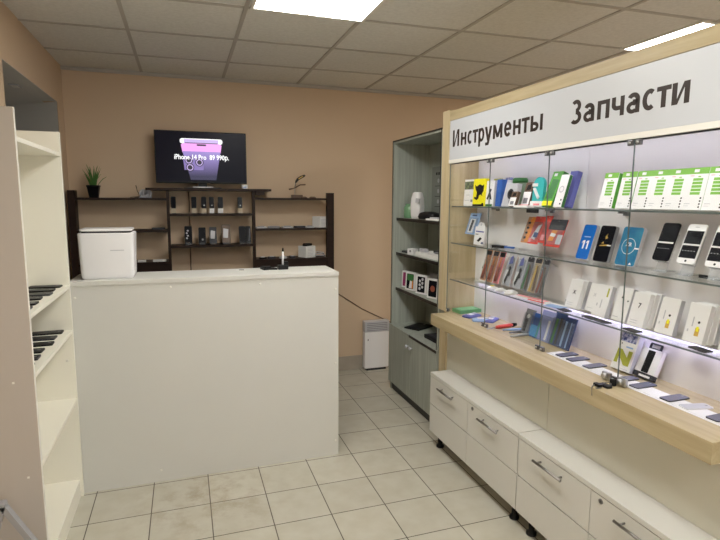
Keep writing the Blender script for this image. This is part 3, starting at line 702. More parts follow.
# doors
ye = [3.130, 2.652, 2.138, 1.635, 1.128]
for i in range(4):
    y1, y0 = ye[i] - .0006, ye[i + 1] + .0006
    b = B(DOORGLASS); b.box(DX + .006, DX + .010, y0 + .0008, y1 - .0008, LZ + .008, 1.892); d = part('glass_door', b, t, True)
    for (ya, yb) in ((y0, y0 + .0008), (y1 - .0008, y1)):
        b = B(GEDGE); b.box(DX + .0055, DX + .0105, ya, yb, LZ + .008, 1.892); part('polished_edge', b, d, True)
    yh = y1 - .03 if i in (0, 2) else y0 + .03
    for (yy, zz) in ((y0 + .018, 1.868), (y1 - .018, 1.868), (y0 + .018, LZ + .002), (y1 - .018, LZ + .002)):
        if i == 0 and yy > 3.05 and zz > 1.5: continue
        b = B(DSTEEL); b.box(DX + .001, DX + .016, yy - .013, yy + .013, zz, zz + .022, bev=.003); b.lathe([(.006, 0), (.006, .004)], n=10, m=STEEL, M=Matrix.Translation((DX + .001, yy, zz + .011)) @ Matrix.Rotation(R(-90), 4, 'Y')); part('hinge', b, d, True)
# lock between the two near doors
for y in (1.682, 1.60):
    b = B(STEEL); b.box(DX - .012, DX + .006, y - .022, y + .022, LZ + .002, LZ + .036, bev=.005); b.lathe([(.013, 0), (.013, .012), (.009, .014)], n=14, M=Matrix.Translation((DX - .012, y, LZ + .02)) @ Matrix.Rotation(R(-90), 4, 'Y')); part('lock', b, t, True)
t = thing('key_bunch', 'bunch of black keys hanging from the display case lock onto the ledge', 'keys', (1.60, 1.62, LZ))
b = B(BLACK); b.prism(rrect(.03, .05, .008), 'z', 0, .009); b.prism(rrect(.022, .036, .008, cx=-.028, cy=.012), 'z', .002, .012); b.box(.03, .045, -.012, .012, 0, .028, bev=.003); part('key_heads', b, t)
b = B(DSTEEL); b.tube([(.014 * math.cos(k * .6) + .01, .014 * math.sin(k * .6), .012) for k in range(12)], .0015, 6); b.box(-.055, -.03, -.012, -.004, .001, .003); b.tube([(-.035, .02, .006), (-.05, .016, .004), (-.064, .006, .0), (-.066, .0, -.03)], .002, 6); part('ring', b, t)

# ------------------------------------------------------------------ drawer cabinets
def drawer_cabinet(y0, y1, label, locky):
    FX = 1.54
    t = thing('drawer_cabinet', label, 'drawer cabinet', (1.6, (y0 + y1) / 2, 0), group='low white drawer cabinets')
    b = B(WHITE); b.box(FX - .002, 1.690, y0 + .001, y1 - .001, .486, .508, bev=.001); part('top_board', b, t, True)
    b = B(WHITE); b.box(FX + .035, 1.688, y0 + .002, y1 - .002, .10, .486); part('carcass', b, t, True)
    ymid = (y0 + y1) / 2
    for (a, c) in ((ymid, y1), (y0, ymid)):
        for (z0, z1) in ((.2925, .4825), (.098, .2875)):
            b = B(WHITE); b.box(FX, FX + .0175, a + .002, c - .002, z0, z1, bev=.0008); d = part('drawer', b, t, True)
            if z0 > .2:
                h = B(DSTEEL2); cy = (a + c) / 2 + .0
                h.tube([(FX - .028, cy - .095, .443), (FX - .028, cy + .095, .443)], .0065, 10)
                for yy in (cy - .07, cy + .07): h.tube([(FX + .001, yy, .443), (FX - .028, yy, .443)], .0045, 8)
                part('handle', h, d, True)
                if c == ymid:
                    h = B(DSTEEL); h.lathe([(.011, 0), (.011, .003), (.008, .004)], n=14, M=Matrix.Translation((FX, c - .055, .462)) @ Matrix.Rotation(R(-90), 4, 'Y')); h.box(FX - .0046, FX - .0038, c - .0565, c - .0535, .456, .468, BLACK); part('lock', h, d, True)
    for (fx_, yy) in ((FX + .05, y0 + .07), (FX + .05, y1 - .07), (1.66, y0 + .07), (1.66, y1 - .07)):
        b = B(BLACK); b.lathe([(.026, 0), (.026, .012), (.015, .02), (.015, .10)], (fx_, yy, 0), 14); part('foot', b, t, True)
drawer_cabinet(2.092, 3.075, 'low white drawer cabinet under the far half of the display case', 0)
drawer_cabinet(1.105, 2.088, 'low white drawer cabinet under the near half of the display case', 0)

# ------------------------------------------------------------------ goods on the display shelves
S1, S2, S3 = 1.617, 1.374, 1.127
Q = R(-90)
def goods(name, label, cat, x, y, z, w, h, d, m, lean=0.0, deco=None, group=None, yaw=0, bev=.001, side=None):
    t = thing(name, label, cat, (x, y, z + d * math.sin(lean)), Q + R(yaw), group, lean)
    b = B(m); b.box(-w / 2, w / 2, 0, d, 0, h, bev=bev)
    if side: b.box(w / 2, w / 2 + .0006, .002, d - .002, .002, h - .002, side)
    part('carton', b, t)
    if deco:
        g = B(INK); deco(g, w, h); part('front_print', g, t)
    return t
def P(g, pts, m, lv=1): g.prism(pts, 'y', -.0005 * lv, -.0005 * (lv - 1), m)
def rect(x0, x1, z0, z1): return [(x0, z0), (x1, z0), (x1, z1), (x0, z1)]
# top shelf, from the far end
def d_photo(g, w, h):
    P(g, rect(-w * .46, w * .46, h * .62, h * .92), PICTURE); P(g, rect(-w * .3, w * .1, h * .4, h * .42), LGREY)
    P(g, rect(w * .2, w * .4, h * .15, h * .24), MGREY); P(g, rect(-w * .4, w * .1, h * .2, h * .22), LGREY)
goods('accessory_box', 'white box with a dark photo at the far end of the top glass shelf', 'box', 1.775, 3.058, S1, .125, .172, .03, WCARD, .05, d_photo)
def d_yel(g, w, h):
    P(g, [(-.30 * w, .62 * h), (-.36 * w, .78 * h), (-.2 * w, .72 * h), (.05 * w, .80 * h), (.3 * w, .74 * h), (.42 * w, .80 * h), (.40 * w, .55 * h), (.28 * w, .45 * h), (.33 * w, .36 * h), (.2 * w, .42 * h), (.05 * w, .40 * h), (0, .28 * h), (-.15 * w, .22 * h), (-.36 * w, .27 * h), (-.38 * w, .34 * h), (-.2 * w, .33 * h), (-.16 * w, .5 * h)], BLACK)
    P(g, rect(-w * .48, w * .48, .0, h * .07), BLACK); P(g, rect(w * .3, w * .46, h * .07, h * .12), BLACK)
goods('yellow_box', 'yellow box with a ragged black silhouette on the top glass shelf', 'box', 1.755, 2.905, S1, .135, .170, .03, YELLOW, .05, d_yel)
def d_cross(g, w, h):
    P(g, [(-.38 * w, .3 * h), (-.2 * w, .26 * h), (.2 * w, .66 * h), (.05 * w, .70 * h)], DGREY)
    P(g, [(.3 * w, .26 * h), (.1 * w, .28 * h), (-.1 * w, .62 * h), (.0, .66 * h)], BLACK, 2); P(g, rect(-w * .45, w * .4, 0, h * .09), GREEND)
goods('tweezer_pack', 'white pack with two crossed black tools, beside the yellow box', 'pack', 1.765, 2.795, S1, .085, .155, .02, WCARD, .06, d_cross)
goods('yellow_card', 'dull yellow card standing behind the crossed tools pack', 'card', 1.815, 2.80, S1, .085, .168, .008, OLIVE, .06)
goods('blue_box', 'narrow blue box between the crossed tools pack and the white sleeve, top shelf', 'box', 1.765, 2.705, S1, .05, .158, .035, BLUE, .08)
goods('lilac_box', 'pale lilac box standing behind the narrow blue box', 'box', 1.825, 2.70, S1, .05, .172, .02, PICTURE2, .03)
def d_strip(g, w, h): P(g, rect(w * .06, w * .22, h * .35, h * .78), BROWN); P(g, rect(0, w * .3, h * .1, h * .2), YELLOW)
goods('white_sleeve', 'white sleeve with a brown strip behind the round-handle box, top glass shelf', 'sleeve', 1.775, 2.66, S1, .10, .158, .014, SIGNW, .24, d_strip)
def d_pop(g, w, h): P(g, circle(w * .27, 20, -.02 * w, h * .55), DGREY); P(g, circle(w * .16, 16, -.02 * w, h * .57), BLACK, 2); P(g, rect(-w * .06, 0, h * .16, h * .36), MGREY)
goods('grip_box', 'square silver box with a dark round grip, on the top glass shelf', 'box', 1.735, 2.545, S1, .108, .128, .028, LGREY, .16, d_pop)
def d_ring(g, w, h):
    P(g, [(-w * .5, h * .03), (w * .5, h * .03), (w * .5, h * .6), (-w * .5, h * .6)], WCARD); P(g, [(-.3 * w, .66 * h), (.3 * w, .7 * h), (.25 * w, .92 * h), (-.2 * w, .88 * h)], BLACK); P(g, rect(-w * .3, w * .25, h * .12, h * .35), MGREY, 2)
goods('ring_box', 'small white and brown box leaning before the silver grip box', 'box', 1.705, 2.478, S1, .055, .085, .018, BROWN, .30, d_ring, 'white and brown ring boxes')
goods('ring_box', 'taller white and brown box between the silver grip box and the teal pack', 'box', 1.755, 2.43, S1, .065, .135, .022, BROWN, .26, d_ring, 'white and brown ring boxes')
t = thing('green_tin', 'grey-green round tin standing behind the silver grip box', 'tin', (1.845, 2.60, S1))
b = B(mat('tin_green', (.22, .30, .20), .35)); b.lathe([(.04, 0), (.042, .004), (.042, .135), (.040, .14)]); part('tin', b, t)
b = B(GREEND); b.lathe([(.043, .138), (.043, .158), (.036, .166), (.001, .168)]); part('lid', b, t)
t = thing('teal_pack', 'teal round-topped hanging pack with a white tool, top glass shelf', 'pack', (1.765, 2.345, S1), Q, lean=.08)
b = B(TEAL); b.prism([(-.043, .005), (.043, .005), (.043, .115)] + [(.043 * math.cos(R(a)), .118 + .043 * math.sin(R(a))) for a in range(10, 171, 16)] + [(-.043, .115)], 'y', .004, .022); part('card', b, t)
b = B(WPLAST); b.prism([(-.035, .10), (-.02, .105), (.02, .055), (.01, .045)], 'y', -.004, .004); b.box(-.045, -.005, -.001, .004, .112, .128); b.box(-.05, .05, -.001, .0042, .005, .035, PAPER); b.box(-.02, .03, -.002, -.001, .012, .022, PINK); part('tool', b, t)
b = B(PAPER); b.prism(rrect(.09, .06, .004), 'z', 0, .012); b.prism(rrect(.04, .03, .004), 'z', .012, .016, PINK)
single('white_blister', b, 'white flat blister lying in front of the teal pack', 'blister', loc=(1.735, 2.405, S1), rotz=R(-70))
def d_grn(g, w, h): P(g, rect(-w * .5, w * .5, 0, h * .13), YELLOW); P(g, [(-.35 * w, .2 * h), (.35 * w, .2 * h), (.38 * w, .75 * h), (-.3 * w, .78 * h)], GREEND); P(g, rect(-w * .3, 0, h * .86, h * .94), WCARD)
goods('green_box', 'tall bright green box leaning in the middle of the top glass shelf', 'box', 1.745, 2.235, S1, .075, .185, .035, GREENB, .38, d_grn, side=GREEND)
def d_wht(g, w, h): P(g, circle(w * .3, 12, 0, h * .55), LGREY); P(g, circle(w * .2, 12, 0, h * .55), WCARD, 2); P(g, rect(w * .2, w * .36, h * .08, h * .13), BLACK); P(g, rect(w * .2, w * .36, h * .2, h * .25), BLACK)
goods('white_box', 'narrow white box leaning between the tall green box and the violet box', 'box', 1.735, 2.142, S1, .058, .165, .02, WCARD, .28, d_wht, side=GREEND)
goods('violet_box', 'violet blue box leaning beside the narrow white box, top glass shelf', 'box', 1.765, 2.122, S1, .052, .180, .028, PURPLE, .28)
# battery boxes
def d_bat(g, w, h):
    P(g, rect(-w * .5, w * .5, h * .85, h), GREEN); P(g, rect(-w * .25, 0, h * .89, h * .96), WCARD, 2)
    for k in range(5): P(g, rect(-w * .22, w * .28, h * (.36 + .082 * k), h * (.36 + .082 * k) + h * .062), GREEN)
    P(g, rect(w * .0, w * .14, h * .775, h * .80), GREEN)
    for k in range(4): P(g, circle(w * .045, 8, w * .38, h * (.07 + .07 * k)), BLACK)
    P(g, rect(-w * .40, -w * .1, h * .14, h * .155), LGREY); P(g, rect(-w * .40, -w * .2, h * .80, h * .815), PINK); P(g, rect(-w * .40, -w * .16, h * .09, h * .10), LGREY)
for i, y in enumerate((1.862, 1.763, 1.680, 1.602, 1.524, 1.446, 1.366, 1.288)):
    goods('battery_box', 'white box with five green bars, %s in its row counted from the violet box' % ORD[i], 'battery box', 1.762, y, S1, .078, .158, .022, WCARD, .22, d_bat, 'white and green battery boxes', side=GREENB)

# hanging packs under the top shelf
def hanging(name, label, x, y, ztop, w, h, m, deco, group=None, lean=.25, yaw=0):
    t = thing(name, label, 'blister pack', (x, y, ztop - h), Q + R(yaw), group, lean)
    b = B(m); b.box(-w / 2, w / 2, .002, .004, 0, h); part('card', b, t)
    g = B(BLISTER); g.box(-w * .42, w * .42, -.006, .002, h * .06, h * .78, bev=.003); part('blister', g, t)
    k = B(INK); deco(k, w, h); part('goods', k, t)
    k = B(STEEL); k.tube([(0, -.004, h * .94), (0, .0, h * .945), (0, .05, h * 1.12)], .0016, 6); part('hang_hook', k, t)
def P2(g, pts, m, lv=1): g.prism(pts, 'y', -.0012 * lv + .0014, -.0012 * (lv - 1) + .0016, m)
def d_stick(g, w, h): P2(g, rect(-w * .3, w * .18, h * .08, h * .72), WCARD); P2(g, [(-w * .18, h * .14), (w * .02, h * .14), (w * .08, h * .66), (-w * .12, h * .68)], DGREY, 3); P2(g, [(-w * .3, h * .85), (w * .2, h * .85), (w * .15, h * .92), (-w * .2, h * .92)], NAVY)
hanging('blister_pack', 'light blue hanging pack with a dark stick, by the birch end panel', 1.79, 3.052, 1.578, .13, .145, SKY, d_stick, lean=.30)
def d_org(g, w, h):
    P2(g, rect(-w * .1, w * .5, h * .05, h), GOLD if False else ORANGE)
    for k in range(4): P2(g, rect(-w * .28, -w * .02, h * (.15 + .19 * k), h * (.23 + .19 * k)), BLACK, 2)
hanging('blister_pack', 'orange hanging pack with four black pieces, second glass shelf', 1.775, 2.442, 1.575, .075, .150, TERRA, d_org, 'orange and red hanging packs', .36)
def d_red(g, w, h): P2(g, [(-w * .3, h * .2), (w * .1, h * .14), (w * .36, h * .72), (w * .05, h * .66)], LGREY, 2); P2(g, [(-w * .1, h * .25), (w * .25, h * .22), (w * .3, h * .4), (-w * .1, h * .42)], NAVY, 3); P2(g, rect(-w * .45, -w * .2, h * .05, h * .2), PINK, 2)
hanging('blister_pack', 'red hanging pack with a silver tool, between the orange pack and the dark-topped pack', 1.765, 2.362, 1.580, .085, .155, RED, d_red, 'orange and red hanging packs', .36)
def d_red2(g, w, h): P2(g, rect(-w * .5, w * .5, h * .62, h), DGREY); P2(g, rect(w * .2, w * .5, h * .1, h * .45), LGREY, 2); P2(g, [(-w * .3, h * .2), (0, h * .2), (w * .1, h * .6), (-w * .2, h * .6)], ORANGE, 2); P2(g, [(-w * .25, h * .38), (w * .05, h * .35), (w * .08, h * .46), (-w * .2, h * .5)], PAPER, 3)
hanging('blister_pack', 'dark-topped orange and red hanging pack nearest the blue phone', 1.765, 2.21, 1.568, .125, .145, RED, d_red2, 'orange and red hanging packs', .36)
hanging('blister_pack', 'narrow red hanging pack squeezed between the silver tool pack and the dark-topped pack', 1.775, 2.302, 1.585, .05, .15, RED, lambda g, w, h: P2(g, rect(-w * .3, w * .2, h * .1, h * .3), PINK), 'orange and red hanging packs', .36)
b = B(DGREY); b.box(-.04, .04, -.012, .012, 0, .022, bev=.003)
o = single('black_clip', b, 'black clip holding the orange hanging packs just under the top glass shelf', 'clip', loc=(1.80, 2.415, 1.588), rotz=Q)
# second shelf, standing goods
def d_usb(g, w, h):
    P(g, rect(-w * .4, w * .4, h * .70, h * .77), PURPLE); P(g, rect(-w * .4, -w * .1, h * .56, h * .6), BLACK)
    P(g, [(-.2 * w, .22 * h), (.0, .17 * h), (.3 * w, .36 * h), (.1 * w, .44 * h)], BLACK); P(g, [(.22 * w, .1 * h), (.4 * w, .06 * h), (.5 * w, .14 * h), (.35 * w, .2 * h)], NAVY)
t = goods('usb_pack', 'white pack with black adapters standing near the birch end panel', 'pack', 1.755, 2.885, S2, .115, .115, .012, WCARD, .12, d_usb)
k = B(WCARD); k.prism([(-.045, .114), (.045, .114), (.02, .142), (-.02, .142)], 'y', .004, .008); k.prism(circle(.008, 10, 0, .13), 'y', .0035, .004, LGREY); part('hang_tab', k, t)
t = thing('flat_tool', 'dark blue and black flat tool lying on the second glass shelf', 'tool', (1.79, 2.70, S2), R(-75))
b = B(BLACK); b.prism(rrect(.09, .05, .01), 'z', 0, .014); part('head', b, t)
b = B(BLUE); b.prism(rrect(.08, .022, .008, cx=.07), 'z', .002, .012); part('grip', b, t)
def dummy(label, x, y, w, h, m, side, deco, lean):
    t = thing('display_phone', label, 'phone', (x, y, S2 + .004), Q, 'display phones leaning on the second glass shelf', lean)
    b = B(side); b.prism(rrect(w, h, .012, cy=h / 2), 'y', 0, .018); part('body', b, t)
    g = B(m); g.prism(rrect(w * .97, h * .98, .011, cy=h / 2), 'y', -.0005, 0, m); deco(g, w, h); part('screen', g, t)
def T(g, s, size, x, z, m, bold=.02): g.text(s, size, FRONT(x, z, -.0009), m, bold=bold, align='CENTER')
def d_11(g, w, h): [P(g, q, WCARD, 2) for c in (-.011, .014) for q in (rect(c - .0045, c + .0045, h * .30, h * .54), [(c - .0045, h * .54), (c - .013, h * .49), (c - .013, h * .455), (c - .0045, h * .50)])]; P(g, rect(-w * .24, w * .24, h * .63, h * .66), SKY, 2)
dummy('bright blue phone showing a white 11 on the second glass shelf', 1.790, 2.017, .082, .172, SCREEN11, LGREY, d_11, .30)
def d_gold(g, w, h):
    P(g, [(0, h * .62), (w * .14, h * .66), (w * .04, h * .72), (w * .1, h * .78), (-w * .04, h * .7)], GOLD, 2); P(g, [(-w * .2, h * .5), (-w * .05, h * .5), (-w * .08, h * .56)], GOLD, 2)
    P(g, [(-w * .28, h * .42), (w * .3, h * .46), (w * .3, h * .49), (-w * .28, h * .45)], GOLD, 2); P(g, rect(w * .2, w * .46, h * .44, h * .475), WCARD, 3)
dummy('black phone with gold lettering between the blue and the teal phones', 1.798, 1.908, .090, .170, BLACKG, MGREY, d_gold, .27)
def d_xr(g, w, h):
    ring = circle(w * .33, 24, -w * .02, h * .5); g.prism(ring, 'y', -.001, -.0005, WCARD); g.prism(circle(w * .31, 24, -w * .02, h * .5), 'y', -.0015, -.001, SCREENXR)
    g.text('XR', .024, FRONT(-w * .02, h * .5, -.0019), WCARD, bold=.02, align='CENTER'); P(g, rect(w * .26, w * .5, h * .44, h * .475), WCARD, 2); P(g, [(w * .2, h * .04), (w * .34, h * .04), (w * .27, h * .1)], WCARD, 2)
dummy('teal phone showing XR in a white ring on the second glass shelf', 1.785, 1.755, .108, .172, SCREENXR, LGREY, d_xr, .27)
def module(label, y, rim, lean=.36, z=S2):
    t = thing('phone_screen_module', label, 'phone screen', (1.762, y, z + .005), Q, 'phone screens on clear stands')
    b = B(ACRYL); b.box(-.03, .03, -.004, .06, 0, .003); b.box(-.025, .025, .012, .015, .0, .16, M=Matrix.Rotation(-lean, 4, 'X')); b.box(-.025, .025, -.008, .014, .040, .043, M=Matrix.Rotation(-lean, 4, 'X')); part('stand', b, t)
    M = Matrix.Translation((0, .0, .046)) @ Matrix.Rotation(-lean, 4, 'X'); w, h = .074, .155
    b = B(rim); b.prism(rrect(w, h, .010, cy=h / 2), 'y', .004, .010, M=M); part('bezel', b, t)
    g = B(BLACKG)
    hh = (.135, .83) if rim == WPLAST else (.03, .97)
    g.prism(rect(-w * .46, w * .46, h * hh[0], h * hh[1]), 'y', .0034, .004, BLACKG, M=M)
    g.prism(rect(-w * .46, w * .46, h * .455, h * .495), 'y', .0028, .0034, WCARD, M=M)
    for k in range(5): g.prism(rect(-w * .38 + w * .16 * k, -w * .32 + w * .16 * k, h * .31, h * .325), 'y', .0028, .0034, LGREY, M=M)
    if rim == WPLAST: g.prism(circle(.0045, 12, 0, h * .065), 'y', .0034, .004, DGREY, M=M); g.prism(rect(-.008, .008, h * .92, h * .932), 'y', .0034, .004, MGREY, M=M)
    part('screen', g, t)
module('black-rimmed phone screen on a clear stand beside the teal phone', 1.562, BLACKG)
module('white-rimmed phone screen on a clear stand next to the black-rimmed one', 1.452, WPLAST)
module('white-rimmed phone screen on a clear stand nearest the end of the second shelf', 1.338, WPLAST)
b = B(BLACK); b.box(-.016, .016, -.003, .003, 0, .012)
single('black_tag', b, 'tiny black tag between the two white-rimmed phone screens', 'tag', loc=(1.80, 1.40, S2), rotz=Q)

# third shelf: hanging tool packs at the far end
def tool_pack(label, x, y, w, h, m, kind, group='tool packs on the third glass shelf', lean=.27):
    t = thing('tool_pack', label, 'tool pack', (x, y, S3 + .032), Q, group, lean)
    b = B(m); b.prism([(-w / 2, 0), (w / 2, 0), (w / 2, h * .95), (w * .2, h), (-w * .2, h), (-w / 2, h * .95)], 'y', .002, .004); part('card', b, t)
    g = B(BLISTER); g.box(-w * .4, w * .4, -.008, .002, h * .03, h * .8, bev=.003); part('blister', g, t)
    g = B(STEEL); g.tube([(0, -.006, h * .95), (0, .004, h * .95), (0, .10, h * .85)], .0016, 6); part('hang_hook', g, t)
    g = B(INK)
    if kind == 'driver':
        g.tube([(0, -.003, h * .06), (0, -.003, h * .5)], [.011, .009], 10, BRICK); g.tube([(0, -.003, h * .5), (0, -.003, h * .78)], .0035, 8, ORANGE)
        P2(g, rect(-w * .42, w * .42, h * .8, h * .93), DGREY)
    elif kind == 'cross':
        P2(g, [(-w * .3, h * .12), (-w * .1, h * .06), (w * .25, h * .5), (w * .1, h * .56)], BLACK, 4); P2(g, [(w * .3, h * .3), (w * .15, h * .26), (-w * .05, h * .52), (w * .08, h * .56)], BLACK, 5)
        P2(g, [(-w * .3, h * .6), (w * .2, h * .64), (w * .05, h * .86), (-w * .2, h * .8)], PURPLE, 1); P2(g, rect(-w * .4, -w * .1, h * .1, h * .45), WCARD, 2)
    else:
        P2(g, [(-w * .34, h * .03), (-w * .1, h * .03), (w * .1, h * .75), (-w * .1, h * .78)], kind, 3); P2(g, [(w * .2, h * .03), (w * .36, h * .06), (w * .2, h * .76), (w * .05, h * .76)], BROWN, 4)
        P2(g, rect(-w * .42, w * .42, h * .84, h * .97), DGREY)
    part('tool', g, t)
for i, (y, x) in enumerate(((2.84, 1.765), (2.765, 1.765), (2.695, 1.765))):
    tool_pack('orange and brown screwdriver pack, %s from the far end of the third glass shelf' % ORD[i], x, y, .058, .205, PINK if i == 2 else TERRA, 'driver')
for i, y in enumerate((2.605, 2.505)):
    tool_pack(('grey pack with crossed black pliers next to the screwdriver packs', 'grey pack with crossed black pliers next to the tweezer packs')[i], 1.775, y, .075, .213, LGREY, 'cross')
for i, (y, m, n) in enumerate(((2.435, GREEND, 'green'), (2.367, GOLD, 'golden'), (2.305, BRICK, 'red-brown'))):
    tool_pack('dark-headed pack with %s tweezers at the middle of the third glass shelf' % n, 1.775, y, .058, .195, (MGREY, BEIGETAG, MGREY)[i], m)
b = B(WCARD); b.prism([(-.04, 0), (.04, 0), (.038, .13), (-.036, .13)], 'y', 0, .004)
for k in range(3): b.prism([(-.02 + .012 * k, .085), (-.01 + .012 * k, .085), (-.014 + .012 * k, .1)], 'y', -.001, 0, GREEND); 
b.prism([(-.02, .02), (.015, .018), (.02, .06), (-.015, .055)], 'y', -.001, 0, LGREY)
single('paper_bag', b, 'small white bag with green marks behind the first screwdriver pack', 'bag', loc=(1.845, 2.97, S3 + .001), rotz=Q, lean=.12)
for i, (x, y, s, m) in enumerate(((1.745, 2.69, .8, YELLOW), (1.74, 2.60, .9, PAPER), (1.735, 2.49, 1.2, PAPER))):
    b = B(m if i else PAPER); b.loft([[Vector((s * r * math.cos(2 * math.pi * k / 9 + z) * random.uniform(.8, 1.2), s * r * .7 * math.sin(2 * math.pi * k / 9) * random.uniform(.8, 1.2), s * z)) for k in range(9)] for r, z in ((.032, .0), (.04, .008), (.028, .018), (.008, .023))], smooth=False)
    if i == 0: b.prism(circle(.012, 8, 0, 0), 'z', .018, .021, YELLOW)
    single('crumpled_bag', b, ('small crumpled bag with a yellow spot below the screwdriver packs', 'small crumpled white bag below the crossed pliers', 'largest crumpled white bag at the edge of the third glass shelf')[i], 'bag', 'crumpled bags', loc=(x, y, S3))
t = thing('flat_pack', 'long pinkish flat pack with a red stripe lying on the third glass shelf', 'pack', (1.745, 2.30, S3), R(-84))
b = B(PAPER); b.box(-.13, .11, -.018, .018, 0, .012, bev=.002); b.box(-.02, .10, -.019, -.018, .003, .009, RED); b.box(-.12, .10, -.015, .015, .012, .0126, PINK); part('sleeve', b, t)
for i, (x, y, w, h, m, lab) in enumerate(((1.775, 2.15, .14, .07, PAPER, 'white paper sheet lying on the third glass shelf beside the white boxes'), (1.745, 2.125, .10, .06, SKY, 'blue card lying on top of the white paper sheet'))):
    b = B(m); b.prism(rrect(w, h, .003), 'z', .002 * i * 1, .002 + .002 * i)
    single(('paper_sheet', 'blue_card')[i], b, lab, ('paper', 'card')[i], loc=(x, y, S3), rotz=R(-80))
b = B(MGREY); b.box(-.022, .022, -.012, .012, 0, .03, bev=.002); b.box(-.018, .018, -.0128, -.012, .014, .026, DGREY)
single('grey_block', b, 'small grey block standing behind the white paper sheet', 'block', loc=(1.845, 2.135, S3), rotz=Q)
# white boxes
def wbox(label, x, y, w, h, d, lean, deco, n=1):
    for k in range(n):
        lab = label if k == 0 else label.replace('white phone box', 'plain white phone box directly behind the box', 1) if n == 2 else ('plain white phone box, %s behind the box ' % ORD[k - 1]) + label.split('white phone box', 1)[1].strip()
        goods('phone_box', lab, 'phone box', x + .024 * k, y - .004 * k, S3, w, h, d, WCARD, lean, deco if k == 0 else None, 'white phone boxes on the third glass shelf', side=LGREY if k == n - 1 and n > 1 else None)
def gl(s, sz, zx, extra=None):
    def f(g, w, h):
        T(g, s, sz, 0, h * zx, DGREY, .03)
        for k in range(2): P(g, rect(-w * .34, w * .1, h * (.1 + .07 * k), h * (.115 + .07 * k)), LGREY)
        if extra: extra(g, w, h)
    return f
def d_vert(g, w, h): P(g, rect(-w * .02, w * .05, h * .28, h * .55), LGREY); P(g, rect(-w * .3, -w * .22, h * .33, h * .42), LGREY); P(g, rect(w * .25, w * .36, h * .65, h * .92), OLIVE)
def d_dots(g, w, h): P(g, circle(w * .05, 8, -w * .1, h * .70), DGREY); P(g, circle(w * .05, 8, w * .34, h * .62), DGREY); P(g, rect(-w * .4, -w * .05, h * .1, h * .12), LGREY)
def d_stk(g, w, h): P(g, circle(w * .06, 10, w * .12, h * .53), BLACK); P(g, rect(w * .02, w * .22, h * .18, h * .38), GOLD); P(g, rect(w * .06, w * .18, h * .3, h * .42), YELLOW, 2); P(g, rect(-w * .2, -w * .14, h * .4, h * .65), LGREY); P(g, rect(-w * .36, -w * .3, h * .25, h * .32), LGREY)
wbox('white phone box marked with a dark X', 1.785, 2.065, .082, .142, .022, .28, gl('X', .028, .5), 2)
goods('phone_box', 'white phone box with a faint pale X beside the dark X box', 'phone box', 1.815, 1.962, S3, .078, .135, .022, WCARD, .28, lambda g, w, h: (T(g, 'X', .024, 0, h * .55, LGREY, 0), P(g, rect(-w * .34, w * .1, h * .12, h * .135), LGREY)), 'white phone boxes on the third glass shelf')
goods('phone_box', 'white phone box with an olive sticker, standing forward of the row', 'phone box', 1.758, 1.858, S3, .080, .148, .026, WCARD, .28, d_vert, 'white phone boxes on the third glass shelf', side=LGREY)
goods('phone_box', 'white phone box with two small dark dots', 'phone box', 1.782, 1.765, S3, .078, .150, .026, WCARD, .28, d_dots, 'white phone boxes on the third glass shelf', side=LGREY)
wbox('white phone box marked with a dark 7', 1.772, 1.665, .080, .146, .022, .26, gl('7', .030, .55), 3)
goods('phone_box', 'white phone box with a yellow sticker, standing alone between neighbours', 'phone box', 1.778, 1.532, S3, .082, .146, .024, WCARD, .26, d_stk, 'white phone boxes on the third glass shelf', side=LGREY)
wbox('white phone box with a yellow sticker, nearest the shelf end', 1.775, 1.404, .082, .148, .022, .24, d_stk, 3)
goods('phone_box', 'plain white phone box cut by the photo edge at the shelf end', 'phone box', 1.775, 1.262, S3, .082, .148, .022, WCARD, .24, None, 'white phone boxes on the third glass shelf')
for i, (x, y) in enumerate(((1.735, 2.045), (1.732, 1.872), (1.728, 1.79), (1.728, 1.63), (1.735, 1.335))):
    lying_phone(x, y, S3, .042, .078, R(-8), 'dark phone lying flat before the white phone boxes, %s from the far end' % ORD[i], 'phones lying on the third glass shelf', DGREY, BLACKG, .003)

# ------------------------------------------------------------------ goods on the ledge
t = thing('green_box', 'flat green box lying at the far end of the birch ledge', 'box', (1.795, 3.065, LZ), R(5))
b = B(mat('soft_green_card', (.12, .36, .15), .5)); b.box(-.085, .085, -.05, .05, 0, .024, bev=.002); b.box(-.07, .07, -.04, .04, .024, .0246, mat('pale_green_card', (.22, .50, .25), .5)); part('carton', b, t)
for i, (x, y, lx, ly, rz, m, lab) in enumerate(((1.755, 2.93, .13, .07, 20, PURPLE, 'violet film bag lying on the ledge beside the flat green box'), (1.755, 2.80, .13, .08, -25, SKY, 'light blue film bag lying on the ledge, between two violet ones'), (1.81, 2.79, .14, .07, 40, PURPLE, 'violet film bag lying on the ledge near the red screwdriver'))):
    t = thing('film_bag', lab, 'bag', (x, y, LZ), R(rz), 'film bags on the ledge')
    b = B(m); b.loft([rr3(lx, ly, .012, 0), rr3(lx * .95, ly * .9, .012, .010), rr3(lx * .6, ly * .6, .01, .016)]); part('bag', b, t)
    b = B(WPLAST); b.box(-lx * .25, lx * .05, -ly * .25, ly * .2, .0161, .018); b.prism(circle(ly * .2, 10, lx * .2, 0), 'z', .0161, .020, LGREY); part('label_print', b, t)
t = thing('screwdriver', 'red and black screwdriver lying on the birch ledge', 'screwdriver', (1.80, 2.60, LZ), R(10))
b = B(RED); b.tube([(-.09, 0, .012), (-.06, 0, .012), (.02, 0, .012), (.04, 0, .012)], [.008, .012, .011, .008], 10); b.tube([(.04, 0, .012), (.07, 0, .013)], [.012, .009], 10, BLACK); part('handle', b, t)
b = B(STEEL); b.tube([(-.09, 0, .012), (-.16, 0, .010)], .003, 8); part('shaft', b, t)
